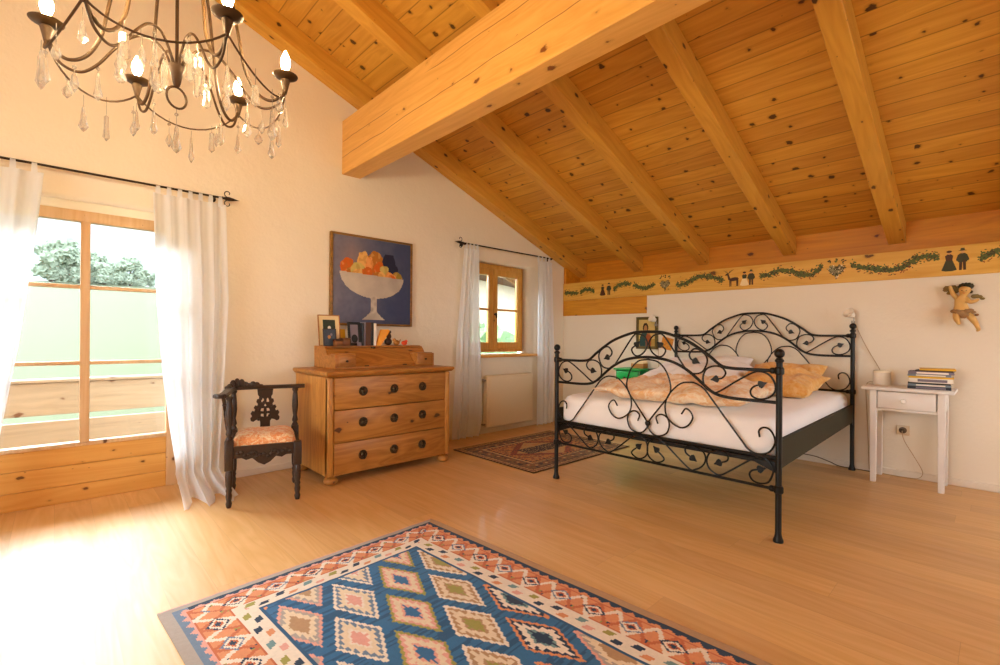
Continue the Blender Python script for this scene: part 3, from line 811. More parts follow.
for (za, zb), pz in zip(zr, pull_z):
    b = MB(); b.box((DX0 + .052, DY0 + .006, za), (DX1 - .052, DY0 + .40, zb), 0.005)
    d = b.build('drawer', M['dresser'], dr)
    for px in (1.797, 2.079, 2.361):
        b = MB(); b.sharp = 25; r_ = []
        b.lathe([(0.0, 0.0), (0.036, 0.0), (0.038, 0.004), (0.030, 0.008), (0.020, 0.007), (0.016, 0.012), (0.010, 0.018), (0.004, 0.019)], (px, DY0 + .006, pz), (0, -1, 0), 20)
        for k in range(10):
            a = k * PI / 5; b.ball((px + .030 * cos(a), DY0 - .001, pz + .030 * sin(a)), .0075, 8)
        b.tube([(px + .017 * cos(t), DY0 - .014 - .004, pz - .012 + .020 * sin(t)) for t in [PI * 2 * i / 16 for i in range(16)]], .003, 6, closed=True)
        b.build('rosette_pull', M['brass'], d)
for x in (DX0 + .045, DX1 - .045):
    for y in (DY0 + .05, DY1 - .06):
        b = MB(); b.lathe([(0.03, 0.0), (0.048, 0.008), (0.055, 0.025), (0.055, 0.04), (0.045, 0.055), (0.032, 0.062), (0.036, 0.072)], (x, y, 0), sides=20); b.build('bun_foot', M['dresser'], dr)

# writing box on the chest
HX0, HX1, HY0, HY1, HZ = 1.66, 2.638, 3.725, 4.15, 0.877
hu = thing('writing_box', 'pine writing box with sloping lid on top of the chest', 'writing box', (2.16, 3.95, HZ))
prof = [(HY0, 0), (HY0, .118), (HY0 + .115, .118), (HY0 + .135, .108), (HY0 + .155, .115), (HY0 + .18, .15), (HY0 + .21, .178), (HY0 + .25, .187), (HY1, .187), (HY1, 0)]
for x in (HX0, HX1 - .014):
    b = MB(); b.prism([(x, y, HZ + z) for y, z in prof], (.014, 0, 0)); b.build('side_panel', M['hutch'], hu, smooth=False)
b = MB(); b.box((HX0 + .014, HY1 - .014, HZ), (HX1 - .014, HY1, HZ + .187)); b.box((HX0 + .014, HY0 + .225, HZ + .172), (HX1 - .014, HY1 - .014, HZ + .187), 0.003)
b.box((HX0 + .014, HY0 + .01, HZ), (HX1 - .014, HY1 - .014, HZ + .012), 0.002); b.build('box_body', M['hutch'], hu)
b = MB()
prl = [(HY0 + .035, .014), (HY0 + .07, .05), (HY0 + .12, .098), (HY0 + .17, .142), (HY0 + .21, .165), (HY0 + .24, .173)]
pts = [(HX0 + .19, y, HZ + z) for y, z in prl] + [(HX0 + .19, y + .012, HZ + z - .012) for y, z in reversed(prl)]
b.prism(pts, (HX1 - HX0 - .38, 0, 0))
for xa in (HX0 + .0142, HX1 - .19):
    pr2 = [q for q in prl if q[0] > HY0 + .1] 
    b.prism([(xa, y, HZ + z) for y, z in pr2] + [(xa, HY0 + .24, HZ + .10), (xa, HY0 + .12, HZ + .086)], (.1758, 0, 0))
b.build('sloping_lid', M['hutch'], hu, smooth=False)
b = MB(); b.box((2.095, HY0 + .205, HZ + .148), (2.135, HY0 + .225, HZ + .178), 0.004); b.ball((2.115, HY0 + .205, HZ + .15), .012, 10); b.build('lock_plate', M['brass'], hu)
for x in (HX0 + .3, HX1 - .3):
    b = MB(); b.box((x - .02, HY0 + .03, HZ + .012), (x + .02, HY0 + .05, HZ + .022), .002); b.build('hinge', M['brass'], hu)
for x0, x1 in ((HX0 + .0141, HX0 + .185), (HX1 - .185, HX1 - .0141)):
    b = MB(); b.box((x0, HY0 + .004, HZ + .0125), (x1, HY0 + .2, HZ + .112), .003); b.box((x0, HY0 + .004, HZ + .1125), (x1, HY0 + .12, HZ + .124), .003)
    bx = b.build('small_case', M['hutch'], hu)
    b = MB(); b.box((x0 + .02, HY0 - .002, HZ + .026), (x1 - .018, HY0 + .1, HZ + .1), .003); d = b.build('small_drawer', M['hutch'], hu)
    b = MB(); b.lathe([(.008, 0), (.005, .006), (.010, .012), (.008, .018), (.002, .02)], ((x0 + x1) / 2, HY0 - .002, HZ + .064), (0, -1, 0), 12); b.build('knob', M['brass'], d)

# things standing on the writing box
TZ = HZ + .1875
def frame(name, x0, x1, y, h, fw, lean, fm, matm, picm, mat_w, label, cat='picture frame', back=True):
    t = thing(name, label, cat, ((x0 + x1) / 2, y, TZ))
    Rx = Matrix.Rotation(math.radians(-lean), 3, 'X'); ab = ((x0 + x1) / 2, y, TZ)
    def bb(lo, hi, bev=.002):
        b = MB(); b.box(lo, hi, bev, 1, Rx, ab); return b
    b = MB()
    for lo, hi in (((x0, y, TZ), (x0 + fw, y + .014, TZ + h)), ((x1 - fw, y, TZ), (x1, y + .014, TZ + h)), ((x0 + fw, y, TZ), (x1 - fw, y + .014, TZ + fw)), ((x0 + fw, y, TZ + h - fw), (x1 - fw, y + .014, TZ + h))):
        b.box(lo, hi, .002, 1, Rx, ab)
    b.build('moulding', fm, t)
    bb((x0 + fw, y + .006, TZ + fw), (x1 - fw, y + .012, TZ + h - fw), 0).build('mount', matm, t, smooth=False)
    m = mat_w
    if picm:
        b = MB(); b.box((x0 + fw + m, y + .003, TZ + fw + m), (x1 - fw - m, y + .0065, TZ + h - fw - m), 0, 1, Rx, ab)
        p = b.build('photograph', picm[0], t, smooth=False)
        for (cx, cz, r, mm) in picm[1]:
            b = MB(); q = [Vector((lerp(x0, x1, cx) + r * cos(a * PI / 8), y + .0015, TZ + h * cz + 1.25 * r * sin(a * PI / 8))) for a in range(16)]
            q = [Vector(ab) + Rx @ (v - Vector(ab)) for v in q]; b.prism(q, (0, .002, 0)); b.build('pictured_figure', mm, t, smooth=False)
    return t
dk_green = plain('dark_green_print', '#26301c', 0.4, var=0.4, scale=30); dk_blue = plain('dark_blue_print', '#3a4452', 0.4, var=0.5, scale=40)
f1 = frame('photo_frame', 1.63 + .01, 1.835, 3.995, .272, .008, 8, M['hutch'], M['cream'], (dk_green, [(.5, .58, .014, M['white']), (.5, .38, .02, M['dark_brown'])]), .035, 'tall photo frame with a wide cream mount on the writing box')
f2 = frame('photo_frame', 1.655, 1.77, 3.935, .150, .006, 8, M['dark_brown'], dk_blue, (dk_blue, [(.45, .52, .013, M['tan']), (.62, .66, .009, M['grey'])]), .008, 'small dark photo frame in front of the cream mounted one')
f3 = frame('photo_frame', 1.895, 2.015, 3.97, .215, .012, 8, M['black'], M['black'], (M['grey'], [(.5, .30, .03, M['black'])]), .012, 'black frame with a grey picture leaning beside the books')
def solid(name, lo, hi, mat, label, cat, bev=.003, lean=None, group=None, extra=None):
    t = thing(name, label, cat, ((lo[0] + hi[0]) / 2, (lo[1] + hi[1]) / 2, lo[2]), 0, group)
    b = MB(); b.box(lo, hi, bev, 2, lean, ((lo[0] + hi[0]) / 2, (lo[1] + hi[1]) / 2, lo[2]) if lean is not None else None); b.build(extra or 'body', mat, t)
    return t
t = solid('trinket_box', (1.725, 3.87, TZ), (1.80, 3.925, TZ + .048), M['box_brown'], 'small round cornered wooden box in front of the dark photo frame', 'box', .012)
b = MB(); b.box((1.723, 3.868, TZ + .0485), (1.802, 3.927, TZ + .06), .006); b.build('lid', M['dark_brown'], t)
t = solid('wooden_box', (1.815, 3.93, TZ), (1.89, 3.99, TZ + .062), M['box_brown'], 'brown wooden box between the photo frame and the black frame', 'box')
b = MB(); b.box((1.813, 3.928, TZ + .0625), (1.892, 3.992, TZ + .07), .002); b.build('lid', M['box_brown'], t)
tag(solid('postcard', (1.84, 4.06, TZ), (1.91, 4.066, TZ + .15), M['yellow'], 'yellow card propped behind the brown wooden box', 'card', .001, Matrix.Rotation(math.radians(-9), 3, 'X')))
tag(solid('place_card', (1.955, 3.925, TZ), (1.995, 3.932, TZ + .032), M['grey'], 'tiny pale card standing before the black frame', 'card', .001, Matrix.Rotation(math.radians(-12), 3, 'X')))
def upright_book(x0, w, d, h, cover, label):
    y = 3.97
    t = thing('book', label, 'book', (x0 + w / 2, y + d / 2, TZ), 0, 'upright books on the writing box')
    b = MB(); b.box((x0, y, TZ), (x0 + .003, y + d, TZ + h), .001, 1); b.box((x0 + w - .003, y, TZ), (x0 + w, y + d, TZ + h), .001, 1); b.box((x0, y - .002, TZ), (x0 + w, y + .003, TZ + h), .002, 1)
    b.build('cover', cover, t)
    b = MB(); b.box((x0 + .0031, y + .0031, TZ + .003), (x0 + w - .0031, y + d - .004, TZ + h - .004)); b.build('page_block', M['pages'], t, smooth=False)
upright_book(2.022, .018, .11, .205, M['darkblue'], 'slim slate grey book next to the black frame')
upright_book(2.043, .012, .11, .215, M['grey'], 'thin grey book, second of the upright books')
upright_book(2.057, .050, .12, .212, M['brown'], 'thick brown book in the middle of the upright books')
upright_book(2.109, .026, .12, .213, M['black'], 'black spined book just left of the white one')
upright_book(2.137, .026, .11, .205, M['white'], 'white spined book, last of the upright books')
t = thing('greeting_card', 'orange card leaning slantwise beside the white book', 'card', (2.20, 3.95, TZ))
b = MB(); b.prism([(2.165, 3.965, TZ), (2.20, 3.95, TZ), (2.295, 3.955, TZ + .135), (2.285, 3.965, TZ + .152), (2.22, 3.97, TZ + .150)], (0, .03, 0)); b.build('sheet', M['orange'], t, smooth=False)
t = thing('figurine', 'small dark seated figurine behind the orange card', 'figurine', (2.30, 3.99, TZ))
b = MB(); b.ball((2.30, 3.995, TZ + .035), .035, 14, (1.1, .9, 1)); b.ball((2.305, 3.99, TZ + .085), .024, 12, (1, .9, 1.3)); b.build('body', M['dark_brown'], t)
b = MB(); b.ball((2.306, 3.985, TZ + .125), .018, 12); b.build('head', M['dark_brown'], t)
t = thing('pottery_animal', 'small tan pottery animal left of the red one', 'figurine', (2.375, 3.97, TZ))
b = MB(); b.ball((2.375, 3.97, TZ + .026), .026, 14, (1.3, .9, 1)); b.ball((2.350, 3.968, TZ + .052), .017, 12)
b.tube([(2.395, 3.97, TZ + .03), (2.415, 3.97, TZ + .045), (2.418, 3.97, TZ + .06)], [.007, .005, .003], 8); b.build('body', M['tan'], t)
t = thing('pottery_bird', 'little orange red glazed bird at the right end of the row', 'figurine', (2.455, 3.96, TZ))
b = MB(); b.ball((2.455, 3.96, TZ + .022), .022, 14, (1.45, .9, 1)); b.ball((2.475, 3.96, TZ + .04), .013, 12); b.lathe([(.004, 0), (.001, .012)], (2.487, 3.96, TZ + .04), (1, 0, -.2), 8); b.build('body', M['red'], t)

# ================================================================== CARVED CORNER CHAIR
cw = thing('corner_chair', 'dark carved corner chair with a floral orange seat', 'chair', (0.839 + .2, 3.526 + .15, 0), 0)
ca_ = -math.atan2(.298, .955); O_ = Vector((0.845, 3.522, 0)); RC = Matrix.Rotation(ca_, 4, 'Z'); S_ = .42
def K(x, y, z): return O_ + (RC @ Vector((x, y, z)))
def Kt(b): b.bm.transform(Matrix.Translation(O_) @ RC); return b
legp = [(.013, 0), (.017, .01), (.02, .03), (.015, .045), (.018, .06), (.020, .08), (.016, .10), (.020, .115), (.016, .13), (.021, .15), (.023, .20), (.021, .235), (.017, .25)]
postp = [(.02, .45), (.022, .46), (.014, .475), (.022, .49), (.018, .51), (.014, .53), (.019, .56), (.023, .60), (.021, .65), (.017, .70), (.015, .715), (.022, .725), (.022, .735), (.017, .742)]
for x, y, tall in ((0, 0, 1), (S_, 0, 0), (0, S_, 1), (S_, S_, 1)):
    b = MB(); b.sharp = 50
    b.lathe(legp, (x, y, 0), sides=16); b.box((x - .026, y - .026, .248), (x + .026, y + .026, .452 if tall else .412), .005)
    if tall: b.lathe(postp, (x, y, 0), sides=16)
    Kt(b).build('leg', M['chair_wood'], cw)
def apron(p0, p1, carved):
    # shaped rail from p0 to p1 below the seat
    d = Vector((p1[0] - p0[0], p1[1] - p0[1], 0)); L = d.length; d.normalize(); n = Vector((-d.y, d.x, 0))
    low = [(0, .35), (.06, .35), (.09, .335), (.13, .345), (.17, .31), (.21, .292), (.25, .31), (.29, .345), (.33, .335), (.36, .35), (.42, .35)]
    lp = [(s * L / .42, z - .022) for s, z in low] + [(L, .403), (0, .403)]
    b = MB(); b.shape2d([lp], .022, lambda s, z, e: Vector((p0[0], p0[1], 0)) + d * s + n * e + Vector((0, 0, z)), .002)
    if carved:
        r = random.Random(4)
        for k in range(15):
            s = .03 + k * (L - .06) / 14; zz = .363 - .03 * (1 - abs(2 * s / L - 1))
            q = Vector((p0[0], p0[1], 0)) + d * s - n * .012
            b.ball((q.x, q.y, zz + .012 * sin(k * 2.1)), .014, 8, (1, .6, 1))
        for sg in (1, -1):
            pts = []
            for i in range(22):
                a = i / 21 * 4.2; rad_ = .028 * (1 - i / 26); c0 = L / 2 + sg * (.06)
                q = Vector((p0[0], p0[1], 0)) + d * (c0 + sg * rad_ * cos(a)) - n * .013; pts.append((q.x, q.y,   .350 + rad_ * sin(a)))
            b.tube(pts, .006, 6)
    Kt(b).build('apron', M['chair_wood'], cw)
apron((.02, 0), (S_ - .02, 0), True); apron((.02, S_), (S_ - .02, S_), False); apron((0, .02), (0, S_ - .02), True); apron((S_, .02), (S_, S_ - .02), False)
b = MB(); b.sharp = 180
def seatf(u, v):
    x, y = 2 * u - 1, 2 * v - 1
    h = (1 - abs(x) ** 5) ** .6 * (1 - abs(y) ** 5) ** .6
    return (S_ / 2 + x * (S_ / 2 - .005) * (.985 + .015 * h), S_ / 2 + y * (S_ / 2 - .005) * (.985 + .015 * h), .402 + .070 * h + .006 * noise.noise(Vector((x * 2, y * 2, 1))))
b.grid(seatf, 24, 24); b.box((.03, .03, .385), (S_ - .03, S_ - .03, .402)); Kt(b).build('seat_cushion', M['seat'], cw)
# arm rail running round two sides, with the raised crest at the corner
b = MB(); b.sharp = 40
rail = [(-.05, -.075), (-.035, -.02), (-.028, .06), (-.024, .2), (-.015, .34), (.0, .415), (.06, .437), (.2, .442), (.34, .44), (.43, .437), (.49, .432)]
rc_ = cr([(x, y, 0) for x, y in rail], 5)
for i in range(len(rc_) - 1):
    pass
V_ = []
for i, p in enumerate(rc_):
    a = rc_[max(0, i - 1)]; c2 = rc_[min(len(rc_) - 1, i + 1)]; d = (c2 - a).normalized(); n = Vector((-d.y, d.x, 0))
    wd = .028 + (.014 if i < 4 else 0) 
    V_.append([b.bm.verts.new(p + n * sx * wd + Vector((0, 0, z))) for sx, z in ((-1, .746), (-1, .760), (-.75, .768), (.75, .768), (1, .760), (1, .746), (.7, .740), (-.7, .740))])
for A, B in zip(V_, V_[1:]):
    for k in range(8): b.bm.faces.new((A[k], B[k], B[(k + 1) % 8], A[(k + 1) % 8]))
b.bm.faces.new(V_[0]); b.bm.faces.new(list(reversed(V_[-1])))
b.lathe([(.030, 0), (.034, .012), (.030, .024)], (-.05, -.075, .742), sides=16)
Kt(b).build('arm_rail', M['chair_wood'], cw)
b = MB(); b.sharp = 50
crest = [(-.03, .30, .022), (-.02, .36, .03), (-.005, .41, .052), (.02, .43, .062), (.05, .437, .055), (.075, .44, .035), (.10, .44, .024), (.125, .44, .036), (.15, .44, .03), (.175, .44, .014)]
for x, y, h in crest: b.ball((x, y, .764 + h * .33), .024, 10, (1, .75, h / .03 * .9), rot=None)
Kt(b).build('carved_crest', M['chair_wood'], cw)
half = [(0, 0), (.034, 0), (.034, .075), (.045, .092), (.065, .088), (.085, .075), (.100, .082), (.104, .100), (.092, .118), (.102, .138), (.092, .156), (.078, .150), (.070, .168), (.080, .182), (.072, .198), (.056, .194), (.050, .212), (.062, .228), (.058, .246), (.044, .250), (.042, .270), (.052, .285), (.056, .33), (0, .33)]
outl = half[1:-1] + [(-x, z) for x, z in reversed(half[1:-1])]
def hole(pts): return [pts]
hl = [[(.008, .105), (.034, .112), (.032, .135), (.010, .135)], [(.010, .148), (.038, .152), (.028, .178), (.008, .178)], [(.008, .222), (.030, .222), (.030, .238), (.020, .262), (.008, .25)], [(0, .186), (.012, .196), (0, .216), (-.012, .196)]]
loops = [outl] + hl[:3] + [[(-x, z) for x, z in h] for h in hl[:3]] + [hl[3]]
def splat(o3, d3, lean):
    b = MB(); n3 = Vector((0, 0, 1)).cross(d3)
    b.shape2d(loops, .016, lambda s, z, e: o3 + d3 * s * .95 + n3 * (e + lean * (z / .33)) + Vector((0, 0, z * .96)), .002)
    for k in range(7):
        a = k * .9; q = o3 + d3 * (.045 * cos(a) * (1 if k % 2 else -1)) + n3 * (.008 + lean * (.05 + k * .03) / .33)
        b.ball((q.x, q.y, .43 + .08 + k * .026), .010, 8)
        q = o3 + d3 * (.045 * cos(a) * (1 if k % 2 else -1)) - n3 * (.008 - lean * (.05 + k * .03) / .33)
        b.ball((q.x, q.y, .43 + .08 + k * .026), .010, 8)
    Kt(b).build('pierced_splat', M['chair_wood'], cw)
splat(Vector((S_ / 2, S_, .425)), Vector((1, 0, 0)), -.0 + .015); splat(Vector((-.006, S_ / 2 - .02, .425)), Vector((0, 1, 0)), .045)

# ================================================================== RADIATOR
ra = thing('radiator', 'cream panel radiator under the small window', 'radiator', (4.08, 4.16, 0))
b = MB(); b.box((3.68, 4.125, 0.09), (4.475, 4.199, 0.69), 0.012, 3); b.build('panel', M['radiator'], ra)
b = MB(); b.box((3.72, 4.121, 0.135), (4.44, 4.127, 0.65), 0.004, 2); b.build('front_plate', M['radiator'], ra)
b = MB()
for k in range(34): b.box((3.70 + k * .0225, 4.14, .689), (3.712 + k * .0225, 4.19, .697))
b.build('top_grille', M['radiator'], ra)
b = MB(); b.tube([(3.685, 4.15, .64), (3.64, 4.15, .64)], .012, 10); b.lathe([(.016, 0), (.022, .006), (.022, .05), (.016, .058)], (3.655, 4.15, .64), (-1, 0, 0), 14)
b.tube([(3.655, 4.15, .64), (3.655, 4.20, .64), (3.655, 4.229, .64)], .010, 10); b.build('valve', M['metal'], ra)
b = MB(); b.tube(cr([(3.70, 4.16, .12), (3.66, 4.16, .12), (3.64, 4.19, .12), (3.64, 4.215, .10)], 5), .010, 8); b.tube([(3.64, 4.215, .10), (3.64, 4.215, .002)], .010, 8); b.build('pipe', M['metal'], ra)
for x in (3.80, 4.36):
    b = MB(); b.box((x, 4.199, .2), (x + .03, 4.2298, .6)); b.build('bracket', M['radiator'], ra)

# ================================================================== WHITE BEDSIDE TABLE
nt_ = thing('bedside_table', 'white bedside table with one drawer right of the bed', 'table', (4.99, .505, 0))
TX0, TX1, TY0, TY1 = 4.835, 5.165, .285, .737
for x in (TX0, TX1 - .045):
    for y in (TY0, TY1 - .045):
        b = MB(); v0 = len(b.bm.verts)
        b.box((x, y, 0), (x + .045, y + .045, .745), .003, 1)
        cx, cy = (x + .0225), (y + .0225)
        for v in b.bm.verts:
            k = .80 if v.co.z < .1 else 1.0
            v.co.x = cx + (v.co.x - cx) * k; v.co.y = cy + (v.co.y - cy) * k
        b.build('leg', M['white_paint'], nt_)
b = MB()
b.box((TX0 + .045, TY0 + .006, .60), (TX1 - .045, TY0 + .022, .745)); b.box((TX0 + .045, TY1 - .022, .60), (TX1 - .045, TY1 - .006, .745)); b.box((TX1 - .022, TY0 + .045, .60), (TX1 - .006, TY1 - .045, .745))
b.box((TX0 + .006, TY0 + .045, .585), (TX0 + .03, TY1 - .045, .602), .002); b.build('frame', M['white_paint'], nt_)
b = MB(); b.box((TX0 + .002, TY0 + .052, .606), (TX0 + .25, TY1 - .050, .738), .003); d = b.build('drawer', M['white_paint'], nt_)
b = MB(); b.lathe([(.009, 0), (.007, .012), (.017, .02), (.020, .03), (.014, .038), (.003, .04)], (TX0 + .002, .525, .672), (-1, 0, 0), 16); b.build('knob', plain('white_porcelain', '#f4efe6', .2), d)
b = MB(); b.box((4.795, .235, .746), (5.186, .787, .772), .006, 2); b.build('top', M['white_paint'], nt_)
# stack of books lying on the table, spines towards the room
def flat_book(z, h, x0, dx, y0, dy, cover, label, rz=0.0, band=None):
    t = thing('book', label, 'book', (x0 + dx / 2, y0 + dy / 2, z), rz, 'books stacked on the bedside table')
    Mx = WM[t.name]
    lo = Vector((-dx / 2, -dy / 2, 0))
    def L(b): b.bm.transform(Mx); return b
    b = MB(); b.box((-dx / 2, -dy / 2, 0), (dx / 2, dy / 2, .002), .0006, 1); b.box((-dx / 2, -dy / 2, h - .0021), (dx / 2, dy / 2, h - .0001), .0006, 1); b.box((-dx / 2 - .002, -dy / 2, 0), (-dx / 2 + .003, dy / 2, h - .0001), .002, 2)
    L(b).build('cover', cover, t)
    b = MB(); b.box((-dx / 2 + .003, -dy / 2 + .003, .002), (dx / 2 - .004, dy / 2 - .003, h - .0021)); L(b).build('page_block', M['pages'], t, smooth=False)
    if band:
        b = MB(); b.box((-dx / 2 - .0028, -dy / 2 + .03, h * .2), (-dx / 2 - .0015, dy / 2 - .05, h * .8)); L(b).build('spine_band', band, t, smooth=False)
z = .7722
for h, x0, dx, y0, dy, cv, lb, rz, bd in (
    (.022, 4.875, .20, .262, .250, M['darkblue'], 'dark slate book at the bottom of the bedside stack', .05, M['grey']),
    (.016, 4.885, .19, .262, .246, M['navy'], 'blue grey book second from the bottom of the stack', .02, M['white']),
    (.012, 4.890, .19, .258, .246, M['black'], 'thin black book under the thick white one', -.03, None),
    (.034, 4.880, .19, .252, .248, M['white'], 'thick white book in the middle of the stack', .03, M['grey']),
    (.014, 4.885, .19, .248, .258, M['yellow'], 'bright yellow book lying on the thick white one', .04, None),
    (.016, 4.890, .18, .255, .25, M['navy'], 'blue grey book just above the yellow one', -.04, M['white']),
    (.022, 4.885, .18, .245, .262, M['grey'], 'pale grey book near the top of the stack', .03, M['white']),
    (.010, 4.890, .17, .245, .22, M['dark_brown'], 'thin dark brown book second from the top of the stack', -.02, None),
    (.013, 4.880, .18, .240, .205, M['yellow'], 'ochre yellow book on top of the bedside stack', .10, None)):
    flat_book(z, h, x0, dx, y0, dy, cv, lb, rz, bd); z += h
t = thing('tin', 'white lidded tin on the bedside table', 'tin', (5.05, .69, .7722))
b = MB(); b.lathe([(.056, 0), (.058, .003), (.058, .098), (.055, .102)], (5.05, .69, .7722), sides=28); b.build('body', plain('white_enamel', '#f2ece0', .35), t)
b = MB(); b.lathe([(.059, 0), (.059, .016), (.05, .021), (.01, .023)], (5.05, .69, .7722 + .1025), sides=28); b.build('lid', plain('white_enamel_lid', '#efe4cc', .35), t)

# socket and cable below the table
so = thing('wall_socket', 'cream wall socket with a brown insert below the bedside table', 'socket', (5.2, .567, .392))
b = MB(); b.box((5.192, .525, .352), (XB - .0005, .609, .432), .004, 2); b.build('plate', M['outlet'], so)
b = MB(); b.lathe([(.026, 0), (.026, .004), (.020, .005), (.018, .001)], (5.1915, .567, .392), (-1, 0, 0), 20); b.build('insert', M['socket'], so)
t = thing('power_plug', 'brown plug with its cable in the wall socket', 'plug', (5.18, .567, .392))
b = MB(); b.lathe([(.017, 0), (.017, .02), (.009, .03)], (5.186, .567, .392), (-1, 0, 0), 14); b.build('plug_body', M['cable_dark'], t)
b = MB(); b.tube(cr([(5.157, .567, .392), (5.15, .565, .36), (5.165, .55, .30), (5.175, .50, .20), (5.178, .45, .10), (5.178, .44, .05), (5.172, .47, .012), (5.16, .55, .006), (5.175, .70, .005)], 6), .0028, 6); b.build('cable', M['cable'], t)
t = thing('floor_cable', 'thin brown cable lying along the skirting behind the bed', 'cable', (5.17, 1.1, 0))
b = MB(); b.tube(cr([(5.182, 1.35, .062), (5.183, 1.2, .058), (5.178, 1.08, .03), (5.172, 1.0, .006), (5.176, .85, .004), (5.17, .76, .005)], 6), .004, 6); b.build('cable', M['cable_dark'], t)

# clip lamps by the bed
def clip_lamp(x, y, z, label, cable):
    t = thing('clip_lamp', label, 'lamp', (x, y, z), 0, 'clip lamps at the bed')
    b = MB(); b.sharp = 50; b.lathe([(.014, 0), (.024, .008), (.030, .026), (.044, .062), (.047, .070), (.043, .068), (.026, .03)], (x, y, z + .012), (-.75, .35, .45), 20); b.build('shade', M['white'], t)
    b = MB(); b.tube([(x, y, z + .012), (x + .012, y - .005, z - .01), (x + .01, y - .002, z - .03)], .006, 8); b.box((x - .005, y - .014, z - .05), (x + .028, y + .014, z - .026), .004); b.build('clip', M['metal'], t)
    b = MB(); b.tube(cr(cable, 6), .0028, 6); b.build('cable', M['cable'], t)
clip_lamp(5.125, BYC + .038 - PH, 1.345, 'white clip lamp on top of the right headboard post', [(5.135, .895, 1.31), (5.17, .875, 1.24), (5.196, .84, 1.14), (5.197, .80, 1.05), (5.197, .745, .94), (5.197, .715, .86), (5.197, .74, .80), (5.197, .80, .78), (5.19, .815, .74), (5.185, .815, .66), (5.188, .80, .3), (5.186, .79, .02)])
clip_lamp(5.15, 2.80, 1.345, 'white clip lamp at the corner of the icon', [(5.16, 2.798, 1.32), (5.192, 2.79, 1.22), (5.196, 2.785, 1.02), (5.196, 2.78, .80)])

# green bedside cabinet on the far side of the bed
g = thing('bedside_cabinet', 'bright green bedside cabinet at the far side of the bed', 'cabinet', (5.0, 2.99, 0))
GX0, GX1, GY0, GY1 = 4.82, 5.17, 2.80, 3.14
b = MB(); b.box((GX0 + .01, GY0 + .01, .08), (GX1, GY1 - .01, .775), .006); b.build('carcass', M['green_dark'], g)
b = MB(); b.box((GX0 - .012, GY0 - .01, .776), (GX1, GY1 + .01, .796), .005); b.build('top', M['green'], g)
b = MB(); b.box((GX0 - .004, GY0 + .03, .62), (GX0 + .012, GY1 - .03, .765), .004); d = b.build('drawer', M['green'], g)
b = MB(); b.lathe([(.008, 0), (.014, .012), (.010, .02)], (GX0 - .004, 3.0, .69), (-1, 0, 0), 12); b.build('knob', M['brass'], d)
b = MB(); b.box((GX0 - .004, GY0 + .03, .10), (GX0 + .012, GY1 - .03, .60), .004); b.build('door', M['green'], g)
for y in (GY0 + .03, GY1 - .07):
    for x in (GX0 + .03, GX1 - .07):
        b = MB(); b.box((x, y, 0), (x + .04, y + .04, .081), .004); b.build('foot', M['green_dark'], g)
tt = solid('jewel_box', (4.98, 2.86, .7965), (5.09, 3.02, .85), M['tan'], 'small tan box with an open lid on the green cabinet', 'box')
b = MB(); b.box((4.98, 2.86, .8505), (5.09, 3.02, .862), .003); b.prism([(5.08, 2.87, .862), (5.08, 3.01, .862), (5.10, 2.99, .91), (5.10, 2.89, .91)], (.008, 0, 0)); b.build('lid', M['cream'], tt)
st = thing('side_stand', 'narrow grey brown stand between green cabinet and bed', 'stand', (5.02, 2.70, 0))
b = MB(); b.box((4.98, 2.66, 0), (5.08, 2.72, .785), .004); b.build('body', M['dark_grey'], st)
b = MB(); b.box((4.94, 2.615, .7855), (5.12, 2.775, .80), .004); b.build('top', M['dark_grey'], st)
# ================================================================== CURTAINS AND RODS
def curtain_rod(x0, x1, z, label, ends, brackets):
    t = thing('curtain_rod', label, 'curtain rod', ((x0 + x1) / 2, 4.15, z))
    b = MB(); b.tube([(x0, 4.15, z), (x1, 4.15, z)], .008, 10); b.build('rod', M['rod'], t)
    for xe, d in ends:
        b = MB(); b.sharp = 50
        b.lathe([(.008, 0), (.013, .006), (.008, .015), (.012, .028), (.016, .05), (.012, .078), (.005, .105), (.001, .125)], (xe, 4.15, z), (d, 0, 0), 12)
        for sg in (1, -1):
            for ph in (1,):
                pts = []
                for i in range(26):
                    a = i / 25 * 5.4; r = .034 * (1 - i / 34)
                    pts.append((xe + d * (.045 - r * sin(a) * .9), 4.15, z + sg * (.040 - r * cos(a) * .85)))
                b.tube(pts, .0036, 6)
        b.build('finial', M['rod'], t)
    for xb in brackets:
        b = MB(); b.tube([(xb, 4.228, z - .005), (xb, 4.185, z - .005), (xb, 4.15, z - .014)], .007, 8); b.lathe([(.024, 0), (.024, .006), (.012, .012)], (xb, 4.2295, z - .005), (0, -1, 0), 16)
        b.tube([(xb, 4.135, z), (xb, 4.142, z - .012), (xb, 4.158, z - .012), (xb, 4.165, z)], .005, 6); b.build('bracket', M['rod'], t)
    return t
curtain_rod(-1.7, .93, 2.215, 'long dark curtain rod with a scrolled tip over the big window', [(.93, 1), (-1.7, -1)], [.885, -1.6])
curtain_rod(3.33, 4.86, 2.207, 'short dark curtain rod under the sloping rafter by the corner', [(3.33, -1)], [3.36, 4.84])

